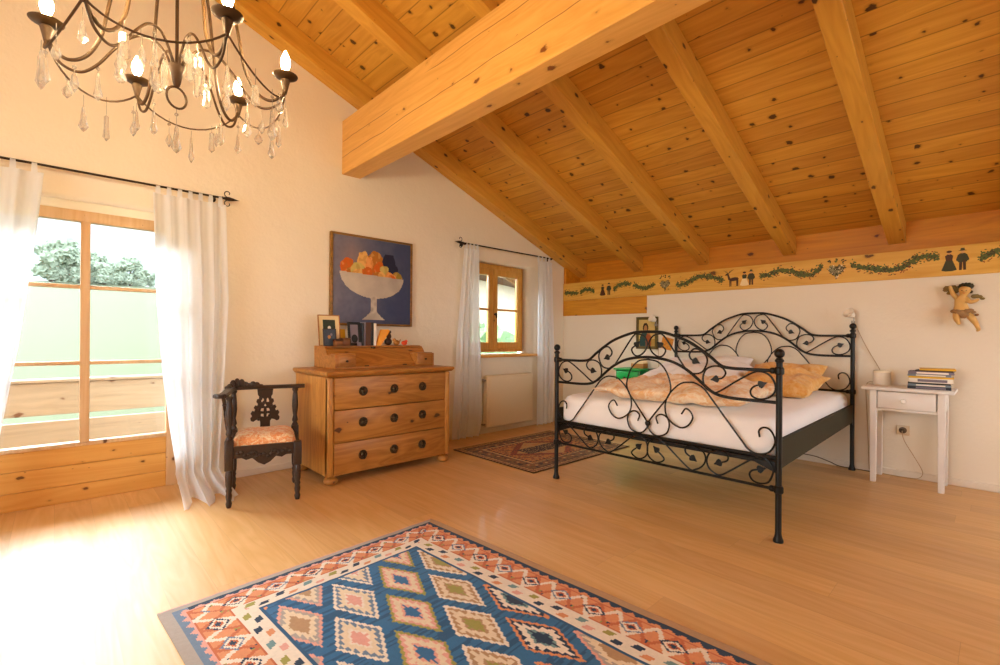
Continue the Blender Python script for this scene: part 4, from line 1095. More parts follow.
def curtain(label, zt, zb, left, right, folds, seed, amp=.035, y0=4.135, tabs=6, pool=0.0, lean=0.0):
    t = thing('curtain', label, 'curtain', ((left[0][1] + right[0][1]) / 2, y0, 0), 0, 'white curtains')
    b = MB(); b.sharp = 180
    nu, nv = folds * 12, 44
    ph = rnd.uniform(0, 6)
    def f(u, v):
        z = lerp(zt, zb, v)
        xl, xr = piecewise(z, left), piecewise(z, right)
        wob = .35 * noise.noise(Vector((u * 2.2 + seed, v * 1.3, seed)))
        uu = u + wob * .06
        k = min(1, .35 + v * 1.2)
        a = 2 * PI * folds * uu + ph + .7 * noise.noise(Vector((u * 3, v * 1.6, seed + 3)))
        y = y0 + lean * v - amp * k * (sin(a) + .35 * sin(2.3 * a + seed)) * (.7 + .5 * noise.noise(Vector((u * 5, seed, v))))
        x = lerp(xl, xr, u) + .25 * amp * k * cos(a)
        if pool and v > .93:
            q = (v - .93) / .07
            y -= pool * q * (0.75 + .3 * sin(a * .5)); x += .03 * q * noise.noise(Vector((u * 8, v * 9, seed)))
            z += .02 * q * abs(noise.noise(Vector((u * 9, q * 3, seed))))
        z = max(z, 0.004 + .03 * max(0, v - .97) * abs(sin(3 * a)))
        y = min(y, 4.212)
        return (x, y, z)
    b.grid(f, nu, nv); b.build('drape', M['curtain'], t)
    for k in range(tabs):
        u = (k + .5) / tabs; x = lerp(left[0][1], right[0][1], u)
        b = MB(); w = .016; loop = [(4.142, zt - .02), (4.138, zt + .03), (4.141, zt + .057), (4.150, zt + .064), (4.159, zt + .057), (4.156, zt + .03), (4.146, zt - .02)]
        b.grid(lambda p, q: (x + lerp(-w, w, p) * (1 - .3 * sin(q * PI)), *[lerp(loop[min(5, int(q * 6))][i], loop[min(6, int(q * 6) + 1)][i], q * 6 - min(5, int(q * 6))) for i in (0, 1)]), 2, 6)
        b.build('tab', M['curtain'], t)
    return t
ZT1 = 2.215 - .055
curtain('white curtain drawn to the left side of the big window', ZT1, .01, [(2.21, -.62), (1.2, -.60), (0, -.58)], [(2.21, -.055), (1.8, -.085), (1.11, -.155), (.687, -.215), (.449, -.25), (0, -.30)], 5, 2)
curtain('long white curtain right of the big window, its hem bunched on the floor', ZT1, .0, [(2.18, .495), (1.40, .513), (.826, .55), (.462, .592), (.2, .63), (0, .615)], [(2.2, .955), (1.42, .972), (.65, .93), (.34, .915), (.12, .90), (0, .96)], 5, 5, pool=.42, tabs=7, lean=-.06)
ZT2 = 2.207 - .055
curtain('white curtain left of the small window beside the chest', ZT2, .012, [(2.2, 3.345), (1.2, 3.26), (.06, 3.20), (0, 3.2)], [(2.19, 3.56), (1.23, 3.575), (.30, 3.63), (.1, 3.60), (0, 3.57)], 4, 9, tabs=4)
curtain('white curtain in the corner right of the small window', ZT2, .012, [(2.2, 4.545), (1.1, 4.55), (0, 4.54)], [(2.2, 4.83), (1.1, 4.86), (0, 4.87)], 4, 13, tabs=4)

# ================================================================== RUGS
KO = Vector((.308, 2.361, 0)); KA = math.atan2(.088, 1.413); KW, KL = 1.416, 2.45
kc = {k: lin(v) for k, v in dict(tan='#b08a62', navy='#26384c', orange='#d68c5c', pink='#dc9f8c', white='#e4d6c0', blue='#336890', dblue='#285475', teal='#6f8e8c', olive='#9c9446', cream='#e0cba8', grey='#a79c90', slate='#6d7f92', rust='#c0683e', brown='#8a5a36').items()}
def kil(u, v):
    x, y = u * KW, v * KL
    h = noise.noise(Vector((x * 40, y * 40, 0)))
    dl, dr, dt, db = x, KW - x, y * 1.2, (KL - y) * 1.2
    d = min(dl, dr, dt, db)
    s = y if d in (dl, dr) else x
    if d < .30:
        if d < .045:
            if dt == d: return kc['grey'] if d > .012 else kc['pink']
            return kc['tan'] if dr == d else kc['grey']
        if d < .085:
            tri = abs(((s / .055) % 1) - .5) * 2
            return (kc['navy'] if dl > .1 else kc['slate']) if d < .058 + .022 * tri else kc['orange' if dr == d else 'pink']
        if d < .215:
            # lozenges with zigzags between
            q = (d - .15) / .065; tt = (s / .17) % 1; zz = abs(tt - .5) * 4 - 1
            e = abs(q) + abs((tt - .5) * 2)
            if e < .20: return kc['navy']
            if e < .34: return kc['rust']
            if e < .52: return kc['white']
            if e < .66: return kc['navy'] if int(s / .17) % 2 else kc['slate']
            if abs(q - zz) < .22: return kc['rust'] 
            if abs(q + zz) < .26: return kc['white']
            if abs(q) > .88: return kc['rust']
            if abs(q) > .55 and abs(tt - .5) > .38: return kc['olive'] if int(s / .17) % 2 else kc['navy']
            return kc['orange']
        if d < .30:
            # cream guard stripe with leaning chips of colour
            q = (d - .258) / .042; tt = ((s + .02 * q) / .062); i = int(tt // 1); fr = tt - i
            if abs(fr - .5 + .0) < .30 and abs(q - (.32 if i % 2 else -.32)) < .36: return [kc['navy'], kc['orange'], kc['teal'], kc['pink'], kc['olive'], kc['navy']][(i * 7) % 6]
            return kc['white']
    if d < .318: return kc['dblue']
    du, dv = x - .61, y - .488
    al = du / .24 + dv / .5 * 1.0; be = du / .24 - dv / .5
    # the strings of lozenges lean, as woven
    al += dv * 0.017; 
    i, k = round(al), round(be); a, b_ = al - i, be - k
    m = max(abs(a), abs(b_)) * 2
    m += .03 * (((x / .014) % 1) > .5)       # stepped outlines
    ty = i % 5
    if m > .80:
        n = noise.noise(Vector((x * 3, y * 55, 2)))
        return kc['blue'] if n > -.12 else kc['dblue']
    ol, f1, f2, f3, c0 = [('white', 'slate', 'cream', 'pink', 'pink'), ('olive', 'pink', 'cream', 'pink', 'blue'), ('white', 'tan', 'cream', 'tan', 'olive'),
                          ('orange', 'navy', 'white', 'teal', 'navy'), ('pink', 'grey', 'cream', 'tan', 'tan')][ty]
    if m > .69: return kc[ol]
    ed = b_ if abs(a) > abs(b_) else a
    tri = abs(((ed / .13) % 1) - .5) * 2
    if m > .50 + .14 * tri: return kc[f1]
    if m > .36: return kc[f2]
    if m > .24 + .07 * tri: return kc[f3] if ty != 0 else kc['white']
    return kc[c0]
def kpos(u, v):
    x, y = u * KW, v * KL
    p = KO + Matrix.Rotation(KA, 4, 'Z') @ Vector((x, -y, 0))
    return Vector((p.x, p.y, .009 + .0018 * noise.noise(Vector((x * 9, y * 5, 0))) + .0015 * noise.noise(Vector((x * 25, y * 9, 1)))))
kr = colour_grid('kilim_rug', kpos, kil, 202, 350, M['kilim'], None, (0, 0, -.0065), (1.0, 1.2, 0))
tag(kr, 'large flat woven kilim with blue lattice and orange border in the foreground', 'rug')

c2 = {k: lin(v) for k, v in dict(dark='#4a3018', brown='#8a5a26', rust='#97531f', tan='#c09550', orange='#c4802f', olive='#7d6630', edge='#5a3f1e', red='#9a4a1e', cream='#c9a766').items()}
PX0, PX1, PY0, PY1 = 2.94, 4.42, 2.70, 3.80
def per(u, v):
    x, y = u * 1.48, v * 1.10
    d = min(x, 1.48 - x, y, 1.1 - y); s = x if d in (y, 1.1 - y) else y
    n = noise.noise(Vector((x * 22, y * 22, 4))); n2 = noise.noise(Vector((x * 60, y * 60, 9)))
    if d < .015: return c2['edge']
    if d < .07: return c2['tan'] if ((s / .045) % 1 + .8 * n2) > .55 else c2['brown']
    if d < .085: return c2['dark']
    if d < .20:
        e = abs((d - .142) / .055) + abs(((s / .13) % 1) - .5) * 2.2
        return c2['cream'] if e < .3 else c2['rust'] if e < .6 else c2['dark'] if n > .15 else c2['olive'] if n2 > .1 else c2['brown']
    if d < .215: return c2['cream']
    if d < .26: return c2['orange'] if ((s / .05) % 1 + .6 * n2) > .5 else c2['dark']
    cx, cy = (x - .74) / .46, (y - .55) / .28
    e = abs(cx) * .9 + abs(cy) * .75
    if abs(cx) < .62 and abs(cy) < .34: return c2['dark'] if n2 > -.28 else c2['cream']
    if e < .75: return c2['tan'] if n > -.3 else c2['orange']
    if e < .95: return c2['red'] if n2 > -.2 else c2['dark']
    return c2['orange'] if n > .12 else c2['rust'] if n2 > -.1 else c2['olive'] if n < -.25 else c2['tan']
o2 = colour_grid('oriental_rug', lambda u, v: Vector((lerp(PX0, PX1, u) + .0, lerp(PY0, PY1, v), .010)), per, 148, 110, M['carpet'], None, (0, 0, -.0085), (3.68, 3.25, 0))
tag(o2, 'small brown oriental rug between the chest and the bed', 'rug')

# ================================================================== PICTURES
pa = thing('painting', 'framed painting of a white fruit bowl on dark blue above the chest', 'painting', (2.256, 4.21, 1.68))
x0, x1, z0, z1 = 1.822, 2.690, 1.250, 2.110
b = MB(); fw = .022
for lo, hi in (((x0, 4.188, z0), (x0 + fw, 4.2285, z1)), ((x1 - fw, 4.188, z0), (x1, 4.2285, z1)), ((x0 + fw, 4.188, z0), (x1 - fw, 4.2285, z0 + fw)), ((x0 + fw, 4.188, z1 - fw), (x1 - fw, 4.2285, z1))): b.box(lo, hi, .003)
b.build('frame', wood('gilt_frame_wood', '#a07434', '#6a4a20', axis=0, rough=.4), pa)
def mixc(a, b, t): t = max(0, min(1, t)); return tuple(lerp(p, q, t) for p, q in zip(a, b))
pc = {k: lin(v) for k, v in dict(l='#78788a', r='#444d6c', d='#3a4366', bowl='#cfc4b4', bsh='#a59a90', or_='#cf6420', ye='#e6b264', br='#b4712a', na='#2a2c44', gr='#c7b968', pi='#e89a54', ol='#9a8236', mist='#a08478').items()}
def pnt(u, v):
    s, t = u, 1 - v          # t downwards
    n = noise.noise(Vector((s * 6, t * 6, 0))); n2 = noise.noise(Vector((s * 22, t * 18, 3)))
    c = mixc(pc['l'], pc['r'], s * 1.25 - .05 + .22 * n + .12 * t); c = mixc(c, pc['d'], .45 * t * s + .15 * n2)
    if t < .45: c = mixc(c, pc['mist'], .55 * max(0, 1 - abs(s - .22) / .25) * (1 - abs(t - .22) / .3))
    def el(cx, cy, rx, ry): return ((s - cx) / rx) ** 2 + ((t - cy) / ry) ** 2 + .25 * n2 < 1
    s0, t0 = s, t
    s = s + .018 * noise.noise(Vector((s0 * 17, t0 * 17, 8))); t = t + .02 * noise.noise(Vector((s0 * 15, t0 * 15, 5)))
    for cx, cy, rx, ry, key in ((.17, .35, .085, .10, 'or_'), (.24, .40, .08, .06, 'br'), (.52, .27, .10, .14, 'br'), (.58, .35, .09, .09, 'or_'), (.37, .29, .08, .14, 'ye'), (.30, .38, .09, .09, 'gr'), (.34, .44, .12, .07, 'ye'), (.44, .30, .05, .09, 'pi'),
                                (.42, .39, .07, .06, 'or_'), (.70, .25, .09, .11, 'na'), (.75, .33, .07, .08, 'na'), (.80, .42, .08, .06, 'ol'), (.68, .43, .12, .06, 'pi'), (.56, .43, .08, .05, 'br'), (.635, .345, .06, .055, 'gr'), (.60, .41, .05, .04, 'ye'), (.74, .44, .05, .04, 'or_')):
        if el(cx, cy, rx, ry): c = pc[key] if key == 'na' else mixc(pc[key], pc['br'] if n2 > .1 else pc['ye'] if n2 < -.25 else pc[key], .35)
    s, t = s0, t0
    # bowl of the footed dish
    rim = .425 + .04 * (s - .5)
    if t > rim and t < .72:
        w_ = .41 * max(0, 1 - ((t - rim) / .275) ** 2) ** .5
        if abs(s - .49) < w_ + .008 * n2: c = mixc(pc['bowl'], pc['bsh'], .35 + .5 * n + .9 * (s - .45))
    if .68 < t < .90 and abs(s - .50) < .038 + .10 * max(0, .72 - t) + .05 * max(0, (t - .84) / .06) ** 2: c = mixc(pc['bowl'], pc['bsh'], .5 + n2)
    if .88 < t < .955 and abs(s - .50) < .05 + .095 * ((t - .88) / .07): c = mixc(pc['bowl'], pc['bsh'], .3 + n)
    return mixc(c, (0.0, 0.0, 0.0), .05 * n2)
colour_grid('canvas', lambda u, v: Vector((lerp(x0 + fw, x1 - fw, u), 4.196, lerp(z0 + fw, z1 - fw, v))), pnt, 130, 130, M['canvas'], pa, (0, .02, 0))

ic = thing('icon_picture', 'small framed icon of a figure on gold on the bed wall', 'picture', (5.19, 2.93, 1.21))
y0_, y1_, z0, z1 = 2.790, 3.072, 1.020, 1.407
b = MB(); fw = .034
for lo, hi in (((5.176, y0_, z0), (5.2035, y0_ + fw, z1)), ((5.176, y1_ - fw, z0), (5.2035, y1_, z1)), ((5.176, y0_ + fw, z0), (5.2035, y1_ - fw, z0 + fw)), ((5.176, y0_ + fw, z1 - fw), (5.2035, y1_ - fw, z1))): b.box(lo, hi, .004)
b.build('frame', plain('olive_gilt_frame', '#5e4f22', .4, .2, var=.35, scale=30), ic)
qc = {k: lin(v) for k, v in dict(g='#d9bd72', rb='#2f4a44', re='#a5552c', sk='#b98450', ha='#3a2a1a', lo='#b89648').items()}
def icn(u, v):
    s, t = 1 - u, 1 - v
    def el(cx, cy, rx, ry): return ((s - cx) / rx) ** 2 + ((t - cy) / ry) ** 2 < 1
    c = qc['g'] if t < .72 else qc['lo']
    if el(.34, .85, .30, .40): c = qc['rb']
    if el(.60, .82, .18, .32): c = qc['re']
    if el(.42, .30, .17, .18): c = qc['ha']
    if el(.42, .34, .10, .13): c = qc['sk']
    if el(.64, .47, .08, .09): c = qc['sk']
    return c
colour_grid('panel', lambda u, v: Vector((5.186, lerp(y0_ + fw, y1_ - fw, u), lerp(z0 + fw, z1 - fw, v))), icn, 44, 62, M['canvas'], ic, (.015, 0, 0))
t = thing('paper_picture', 'small orange picture pinned aslant on the wall below the icon', 'picture', (5.2, 2.68, 1.09))
Rt = Matrix.Rotation(math.radians(14), 3, 'X')
b = MB(); b.box((5.198, 2.61, 1.02), (5.2035, 2.75, 1.16), .001, 1, Rt); b.build('sheet', cushion_mat('orange_print', '#e2a03a', '#c8742a', '#e8bf6a', 20), t, smooth=False)

# ================================================================== CARVED CHERUB ON THE WALL
def cy(u): return .201 - (u - 965) * .0057
def cz(v): return 1.594 - (v - 284) * .00785
ch = thing('cherub', 'small carved cherub with raised arm hanging on the right wall', 'figurine', (5.16, cy(963), cz(305)))
def skin_body(name, verts, edges, rads, root, mat, parent, sub=2):
    me = bpy.data.meshes.new(name); Mi = WM[parent.name].inverted()
    me.from_pydata([Mi @ Vector(v) for v in verts], edges, [])
    o = bpy.data.objects.new(name, me); col.objects.link(o); o.parent = parent
    o.modifiers.new('skin', 'SKIN'); s = o.modifiers.new('sub', 'SUBSURF'); s.levels = s.render_levels = sub
    sv = me.skin_vertices[0].data
    for i, r in enumerate(rads): sv[i].radius = (r * 1.05, r * 1.05); sv[i].use_root = (i == root)
    me.materials.append(mat)
    dg = bpy.context.evaluated_depsgraph_get(); m2 = bpy.data.meshes.new_from_object(o.evaluated_get(dg))
    o.modifiers.clear(); o.data = m2
    for p in m2.polygons: p.use_smooth = True
    WM[o.name] = WM[parent.name]
    return o
px_ = 5.155
def Q(u, v, x=0): return (px_ + x, cy(u), cz(v))
V = [Q(962.0, 311.5), Q(961.5, 306), Q(961, 300.5), Q(963.4, 295.8), Q(965.4, 291.2, -.014),            # 0 pelvis 1 belly 2 chest 3 neck 4 head
     Q(957.5, 298, -.005), Q(953.5, 294), Q(951.3, 288.5, -.01), Q(950.5, 285.5, -.015),               # 5-8 raised arm
     Q(966.5, 299.5, -.005), Q(971, 303, -.015), Q(976.5, 301.5, -.02), Q(979.5, 300, -.02),           # 9-12 other arm
     Q(957.5, 314.5, -.015), Q(957, 319, -.025), Q(959, 322.5, -.01), Q(960.2, 325.2, -.02),           # 13-16 leg
     Q(967.5, 313.5, -.012), Q(973.0, 319, -.025), Q(976.8, 325, -.01), Q(979.0, 330, -.008), Q(977.0, 331.2, -.03), Q(965.9, 286.6, -.004)]
Ed = [(0, 1), (1, 2), (2, 3), (3, 4), (2, 5), (5, 6), (6, 7), (7, 8), (2, 9), (9, 10), (10, 11), (11, 12), (0, 13), (13, 14), (14, 15), (15, 16), (0, 17), (17, 18), (18, 19), (19, 20), (20, 21), (4, 22)]
Rd = [.032, .035, .032, .015, .042, .020, .016, .012, .009, .020, .016, .012, .008, .026, .022, .015, .010, .027, .024, .016, .012, .008, .034]
skin_body('body', V, Ed, Rd, 0, M['skin'], ch)
b = MB(); hc = Vector(Q(966.4, 287.2, .006))
b.ball(hc, .040, 18, (.95, 1.10, .74), jitter=.18, seed=3, freq=5)
for k in range(7):
    a = k / 6 * PI; b.ball(hc + Vector((-.014, .036 * cos(a), .002 + .020 * sin(a))), .011, 10)
b.ball(Vector(Q(971.0, 292.5, -.002)), .013, 10); b.build('hair', M['hair'], ch)
b = MB(); f0 = Vector(Q(964.8, 292.0, -.048))
b.ball(f0 + Vector((0, 0, -.002)), .0055, 8, (1.2, .8, 1.2)); b.build('nose', M['skin'], ch)
b = MB()
for sg in (1, -1): b.ball(f0 + Vector((.006, .012 * sg, .006)), .0035, 8)
b.build('eye', M['hair'], ch)
b = MB(); b.ball(f0 + Vector((.005, 0, -.014)), .005, 8, (.6, 1.3, .5)); b.build('mouth', M['red'], ch)
b = MB()
for k, (u, v, r) in enumerate(((954.5, 311.5, .018), (958, 311.8, .022), (962, 313, .026), (965, 314.5, .028), (968, 311.5, .022), (971, 311, .018), (974, 313, .014), (977, 315.5, .012), (964, 317, .018))):
    b.ball(Q(u, v, -.034), r, 12, (.9, 1.1, .8), jitter=.3, seed=k, freq=5)
b.build('loincloth', M['cloth_gilt'], ch)
def wing(pts, nm):
    b = MB()
    for k, (u, v, r, sy, sz) in enumerate(pts): b.ball(Q(u, v, .012), r, 12, (.45, sy, sz), jitter=.35, seed=k + 9, freq=4)
    b.build(nm, M['wing'], ch)
wing([(956.5, 289.5, .030, 1.1, .9), (952.5, 288.2, .030, 1.2, .85), (948.5, 287.8, .024, 1.2, .8), (946, 289.5, .016, 1.1, .9), (951, 292.5, .020, 1.2, .7)], 'wing')
wing([(975, 297, .020, 1.3, .8), (979, 297.5, .018, 1.2, .7), (982, 299.5, .012, 1.2, .8)], 'wing')
b = MB(); b.tube([Q(962, 303, .035), (XB - .001, cy(962), cz(303))], .007, 8); b.build('hanger', M['metal'], ch)

# ================================================================== PAINTED FRIEZE ON THE BOARD
fr_m = [M['leaf_green'], M['leaf_dark'], M['paint_brown'], M['paint_olive'], M['paint_cream'], M['paint_grey'], M['paint_red'], M['paint_skin']]
fb = MB(); rz = random.Random(5); ZB, ZH = 1.667, .234; lay = [0]
def fp(pts, m):
    lay[0] += 1; x = 5.1897 - (lay[0] % 40) * .00001
    fb.mat(m); fb.poly([(x, y, z) for y, z in pts])
def blob(y, z, a, b_, m, rot=0, n=10, ys=1):
    fp([(y + a * cos(2 * PI * k / n) * cos(rot) - b_ * sin(2 * PI * k / n) * sin(rot), z + a * cos(2 * PI * k / n) * sin(rot) + b_ * sin(2 * PI * k / n) * cos(rot)) for k in range(n)], m)
def pleaf(y, z, L, a, m):
    d = (cos(a), sin(a)); n = (-d[1], d[0])
    fp([(y + L * (p * d[0] + q * n[0]), z + L * (p * d[1] + q * n[1])) for p, q in ((-.5, 0), (-.15, .26), (.2, .22), (.55, 0), (.2, -.22), (-.15, -.26))], m)
def garland(pts, dens=1.0):
    pp = cr([(y, z, 0) for y, z in pts], 10)
    acc = 0
    for p, q in zip(pp, pp[1:]):
        L = (q - p).length; acc += L * 760 * dens; a0 = math.atan2((q - p).y, (q - p).x)
        while acc > 1:
            acc -= 1; t = rz.random(); y = lerp(p.x, q.x, t); z = ZB + ZH * lerp(p.y, q.y, t) if False else lerp(p.y, q.y, t)
            pleaf(y + rz.gauss(0, .008), z + rz.gauss(0, .0125), rz.uniform(.016, .030), a0 + rz.uniform(-1.2, 1.2) + (PI if rz.random() < .5 else 0), 0 if rz.random() < .72 else 1)
        if rz.random() < .5: pleaf(p.x, p.y + rz.choice((-1, 1)) * rz.uniform(.03, .05), .016, rz.uniform(0, 6), rz.choice((0, 6)))
        if rz.random() < .12: blob(p.x, p.y + rz.uniform(-.04, .04), .005, .005, 6, n=6)
def G(pts, **k): garland([(y, ZB + ZH * f) for y, f in pts], **k)
def man(y, h=.15, s=1, olive=3):
    z = ZB + .038
    for sg in (-1, 1): fp([(y + sg * .012 - .008, z), (y + sg * .012 + .008, z), (y + sg * .010 + .009, z + h * .45), (y + sg * .010 - .009, z + h * .45)], 2)
    fp([(y - .026, z + h * .38), (y + .026, z + h * .38), (y + .028, z + h * .72), (y + .014, z + h * .80), (y - .014, z + h * .80), (y - .028, z + h * .72)], olive)
    for sg in (-1, 1): fp([(y + sg * .026, z + h * .74), (y + sg * .038, z + h * .50), (y + sg * .030, z + h * .42), (y + sg * .022, z + h * .5)], olive)
    blob(y, z + h * .87, .011, .013, 7); fp([(y - .026, z + h * .92), (y + .026, z + h * .92), (y + .013, z + h * .96), (y + .010, z + h * 1.05), (y - .010, z + h * 1.05), (y - .013, z + h * .96)], 1)
def woman(y, h=.14, skirt=2, top=3):
    z = ZB + .038
    fp([(y - .045, z + .004), (y - .02, z - .004), (y + .02, z - .004), (y + .045, z + .004), (y + .018, z + h * .55), (y - .018, z + h * .55)], skirt)
    fp([(y - .018, z + h * .5), (y + .018, z + h * .5), (y + .024, z + h * .74), (y + .010, z + h * .82), (y - .010, z + h * .82), (y - .024, z + h * .74)], top)
    blob(y, z + h * .88, .011, .013, 7); blob(y, z + h * .95, .017, .010, 2)
def heart(y, s=.075):
    pts = []
    zc = ZB + ZH * .48
    for k in range(26):
        a = k / 26 * 2 * PI
        pts.append((y + s * .062 * 16 * sin(a) ** 3 * .95, zc + s * .062 * (13 * cos(a) - 5 * cos(2 * a) - 2 * cos(3 * a) - cos(4 * a))))
    fp([(y + (a - y) * .8, zc + (c - zc) * .8) for a, c in pts], 5)
    for k in range(150):
        a = rz.uniform(0, 2 * PI); r = rz.random() ** .5 * .92
        pleaf(y + r * s * .062 * 16 * sin(a) ** 3 * .95, zc + r * s * .062 * (13 * cos(a) - 5 * cos(2 * a) - 2 * cos(3 * a) - cos(4 * a)), rz.uniform(.010, .02), rz.uniform(0, 6), rz.choice((0, 1, 2, 1, 4, 5)))
    for dy, dz in ((-.055, .085), (0, .09), (.055, .085)):
        for q in range(5): pleaf(y + dy + rz.gauss(0, .008), zc + dz + rz.gauss(0, .008), .022, rz.uniform(0, 6), rz.choice((1, 2, 0)))
def deer(y):
    z = ZB + .035
    blob(y, z + .075, .05, .020, 2, -.1); fp([(y + .03, z + .075), (y + .055, z + .07), (y + .068, z + .125), (y + .050, z + .125)], 2); blob(y + .068, z + .13, .022, .010, 2, -.3)
    for dx in (-.04, -.03, .028, .040): fp([(y + dx - .004, z), (y + dx + .004, z), (y + dx + .006, z + .07), (y + dx - .006, z + .07)], 2)
    for sg in (-1, 1):
        for k in range(3): fp([(y + .056, z + .135), (y + .060, z + .135), (y + .058 + sg * (.02 + .016 * k), z + .17 + .004 * k), (y + .054 + sg * (.02 + .016 * k), z + .168 + .004 * k)], 1)
G([(4.19, .46), (4.08, .42), (3.97, .40)]); G([(3.93, .42), (3.82, .56), (3.70, .44)])
woman(3.57); man(3.475)
G([(3.40, .42), (3.34, .62), (3.25, .70), (3.16, .66)]); G([(3.12, .58), (3.03, .44), (2.93, .40), (2.84, .52)])
heart(2.705)
G([(2.56, .40), (2.48, .42), (2.43, .50), (2.36, .64), (2.27, .72), (2.18, .66), (2.11, .58), (2.05, .46)])
deer(1.935); woman(1.83, skirt=4); man(1.765)
G([(1.68, .50), (1.58, .56), (1.50, .68), (1.40, .62), (1.32, .46), (1.25, .40), (1.20, .52), (1.15, .70)])
heart(1.04, .08)
G([(.92, .66), (.85, .52), (.76, .44), (.68, .36), (.60, .38), (.54, .52), (.47, .68), (.40, .72), (.36, .66)])
woman(.292, .16, 3, 2); man(.215, .165)
G([(.12, .50), (.04, .66), (-.06, .70), (-.2, .5), (-.35, .42)])
fb.build('painted_frieze', fr_m, pb, smooth=False)
# ================================================================== CHANDELIER
CX, CY, PZ, CR = .308, 2.010, 2.146, .350
cd = thing('chandelier', 'wrought chandelier with six lit candle bulbs and hanging crystal drops', 'chandelier', (CX, CY, PZ))
def A(r, a, z): return (CX + r * cos(a), CY + r * sin(a), z)
b = MB(); b.sharp = 50
b.lathe([(.004, 0), (.010, .006), (.014, .02), (.018, .045), (.026, .07), (.024, .076), (.006, .078)], (CX, CY, PZ - .118), sides=18); b.build('hub', M['bronze'], cd)
b = MB(); b.tube([(CX + .031 * sin(t * 2 * PI / 24), CY + .010 * sin(t * 2 * PI / 24), PZ - .155 + .037 * cos(t * 2 * PI / 24)) for t in range(24)], .004, 8, closed=True); b.build('ring', M['bronze'], cd)
b = MB(); b.tube([(CX, CY, PZ - .045), (CX, CY, PZ + .62)], .0055, 10); b.lathe([(.006, 0), (.022, .01), (.03, .03), (.022, .05), (.008, .06)], (CX, CY, PZ + .56), sides=16); b.build('stem', M['bronze'], cd)
b = MB()
zt = PZ + .62; k = 0
while zt + .03 < 3.60:
    rot = k % 2; pts = []
    for i in range(14):
        a = 2 * PI * i / 14; dx = .011 * cos(a); pts.append((CX + (dx if rot else 0), CY + (0 if rot else dx), zt + .017 + .022 * sin(a)))
    b.tube(pts, .003, 6, closed=True); zt += .034; k += 1
b.build('chain', M['bronze'], cd)
b = MB(); b.lathe([(.012, 0), (.03, .015), (.055, .04), (.06, .06)], (CX, CY, 3.60), sides=20); b.build('ceiling_rose', M['bronze'], cd)
angs = [math.radians(43 + 60 * i) for i in range(6)]
for i, a in enumerate(angs):
    b = MB(); b.sharp = 180
    b.tube(cr([A(.018, a, PZ + .56), A(.085, a, PZ + .46), A(.155, a, PZ + .30), A(.190, a, PZ + .12), A(.212, a, PZ + .0), A(.250, a, PZ - .075), A(.298, a, PZ - .098), A(.338, a, PZ - .066), A(.350, a, PZ - .02)], 6), .0058, 8); b.build('arm', M['bronze'], cd)
    b = MB(); b.sharp = 180
    b.tube(cr([A(.012, a, PZ - .06), A(.035, a, PZ - .005), A(.075, a, PZ + .035), A(.125, a, PZ + .025), A(.175, a, PZ - .03), A(.222, a, PZ - .098), A(.268, a, PZ - .132), A(.318, a, PZ - .112), A(.346, a, PZ - .05), A(.350, a, PZ - .02)], 6), .0045, 8); b.build('arm', M['bronze'], cd)
    b = MB(); b.sharp = 40
    b.lathe([(.005, -.062), (.008, -.05), (.013, -.028), (.0175, -.010), (.012, -.003)], A(CR, a, PZ), sides=16)
    h = b.build('candle_holder', M['bronze'], cd)
    b = MB(); b.sharp = 60; b.lathe([(.010, -.004), (.030, .000), (.044, .008), (.0455, .011), (.030, .004), (.010, .002)], A(CR, a, PZ), sides=26); b.build('drip_pan', M['bronze'], h)
    b = MB(); b.lathe([(.010, .002), (.010, .026), (.008, .028)], A(CR, a, PZ), sides=14); b.build('candle_tube', M['cream'], h)
    b = MB(); b.sharp = 180; b.lathe([(.007, .028), (.013, .040), (.0175, .056), (.0155, .074), (.009, .090), (.003, .104), (.0006, .108)], A(CR, a, PZ), sides=14); b.build('bulb', M['bulb'], h)
    a2 = a + PI / 3
    p0, p1 = Vector(A(CR, a, PZ - .05)), Vector(A(CR, a2, PZ - .05)); pts = []
    for q in range(15):
        t = q / 14; p = p0.lerp(p1, t); s = 4 * t * (1 - t); c_ = Vector((CX, CY, p.z)); p = p + (p - c_) * (.10 * s); p.z -= .085 * s; pts.append(p)
    b = MB(); b.tube(pts, .0034, 6); b.build('swag', M['bronze'], cd)
wire = M['metal']
rc = random.Random(12)
def crystal(x, y, z, w_, L, kind):
    # z is where the wire is hooked on
    b = MB(); b.sharp = 12
    if kind == 0: prof = [(.0015, 0), (.35 * w_, -.10 * L), (.62 * w_, -.55 * L), (w_, -.80 * L), (.5 * w_, -.93 * L), (.001, -L)]
    elif kind == 1: prof = [(.0015, 0), (.55 * w_, -.22 * L), (w_, -.55 * L), (.75 * w_, -.78 * L), (.001, -L)]
    else: prof = [(.001, 0), (.7 * w_, -.06 * L), (w_ * .75, -.5 * L), (w_, -.86 * L), (.001, -L)]
    wl = rc.uniform(.02, .07)
    ring = [(r, h) for r, h in prof]
    b.mat(0); b.lathe([(r, h) for r, h in reversed(ring)], (x, y, z - wl), sides=6)
    b.mat(1); b.tube([(x, y, z), (x, y, z - wl)], .0009, 4)
    if rc.random() < .6:
        b.mat(0); b.ball((x, y, z - wl * .4), .007, ico=1)
    b.build('crystal_drop', [M['crystal'], wire], cd, smooth=False)
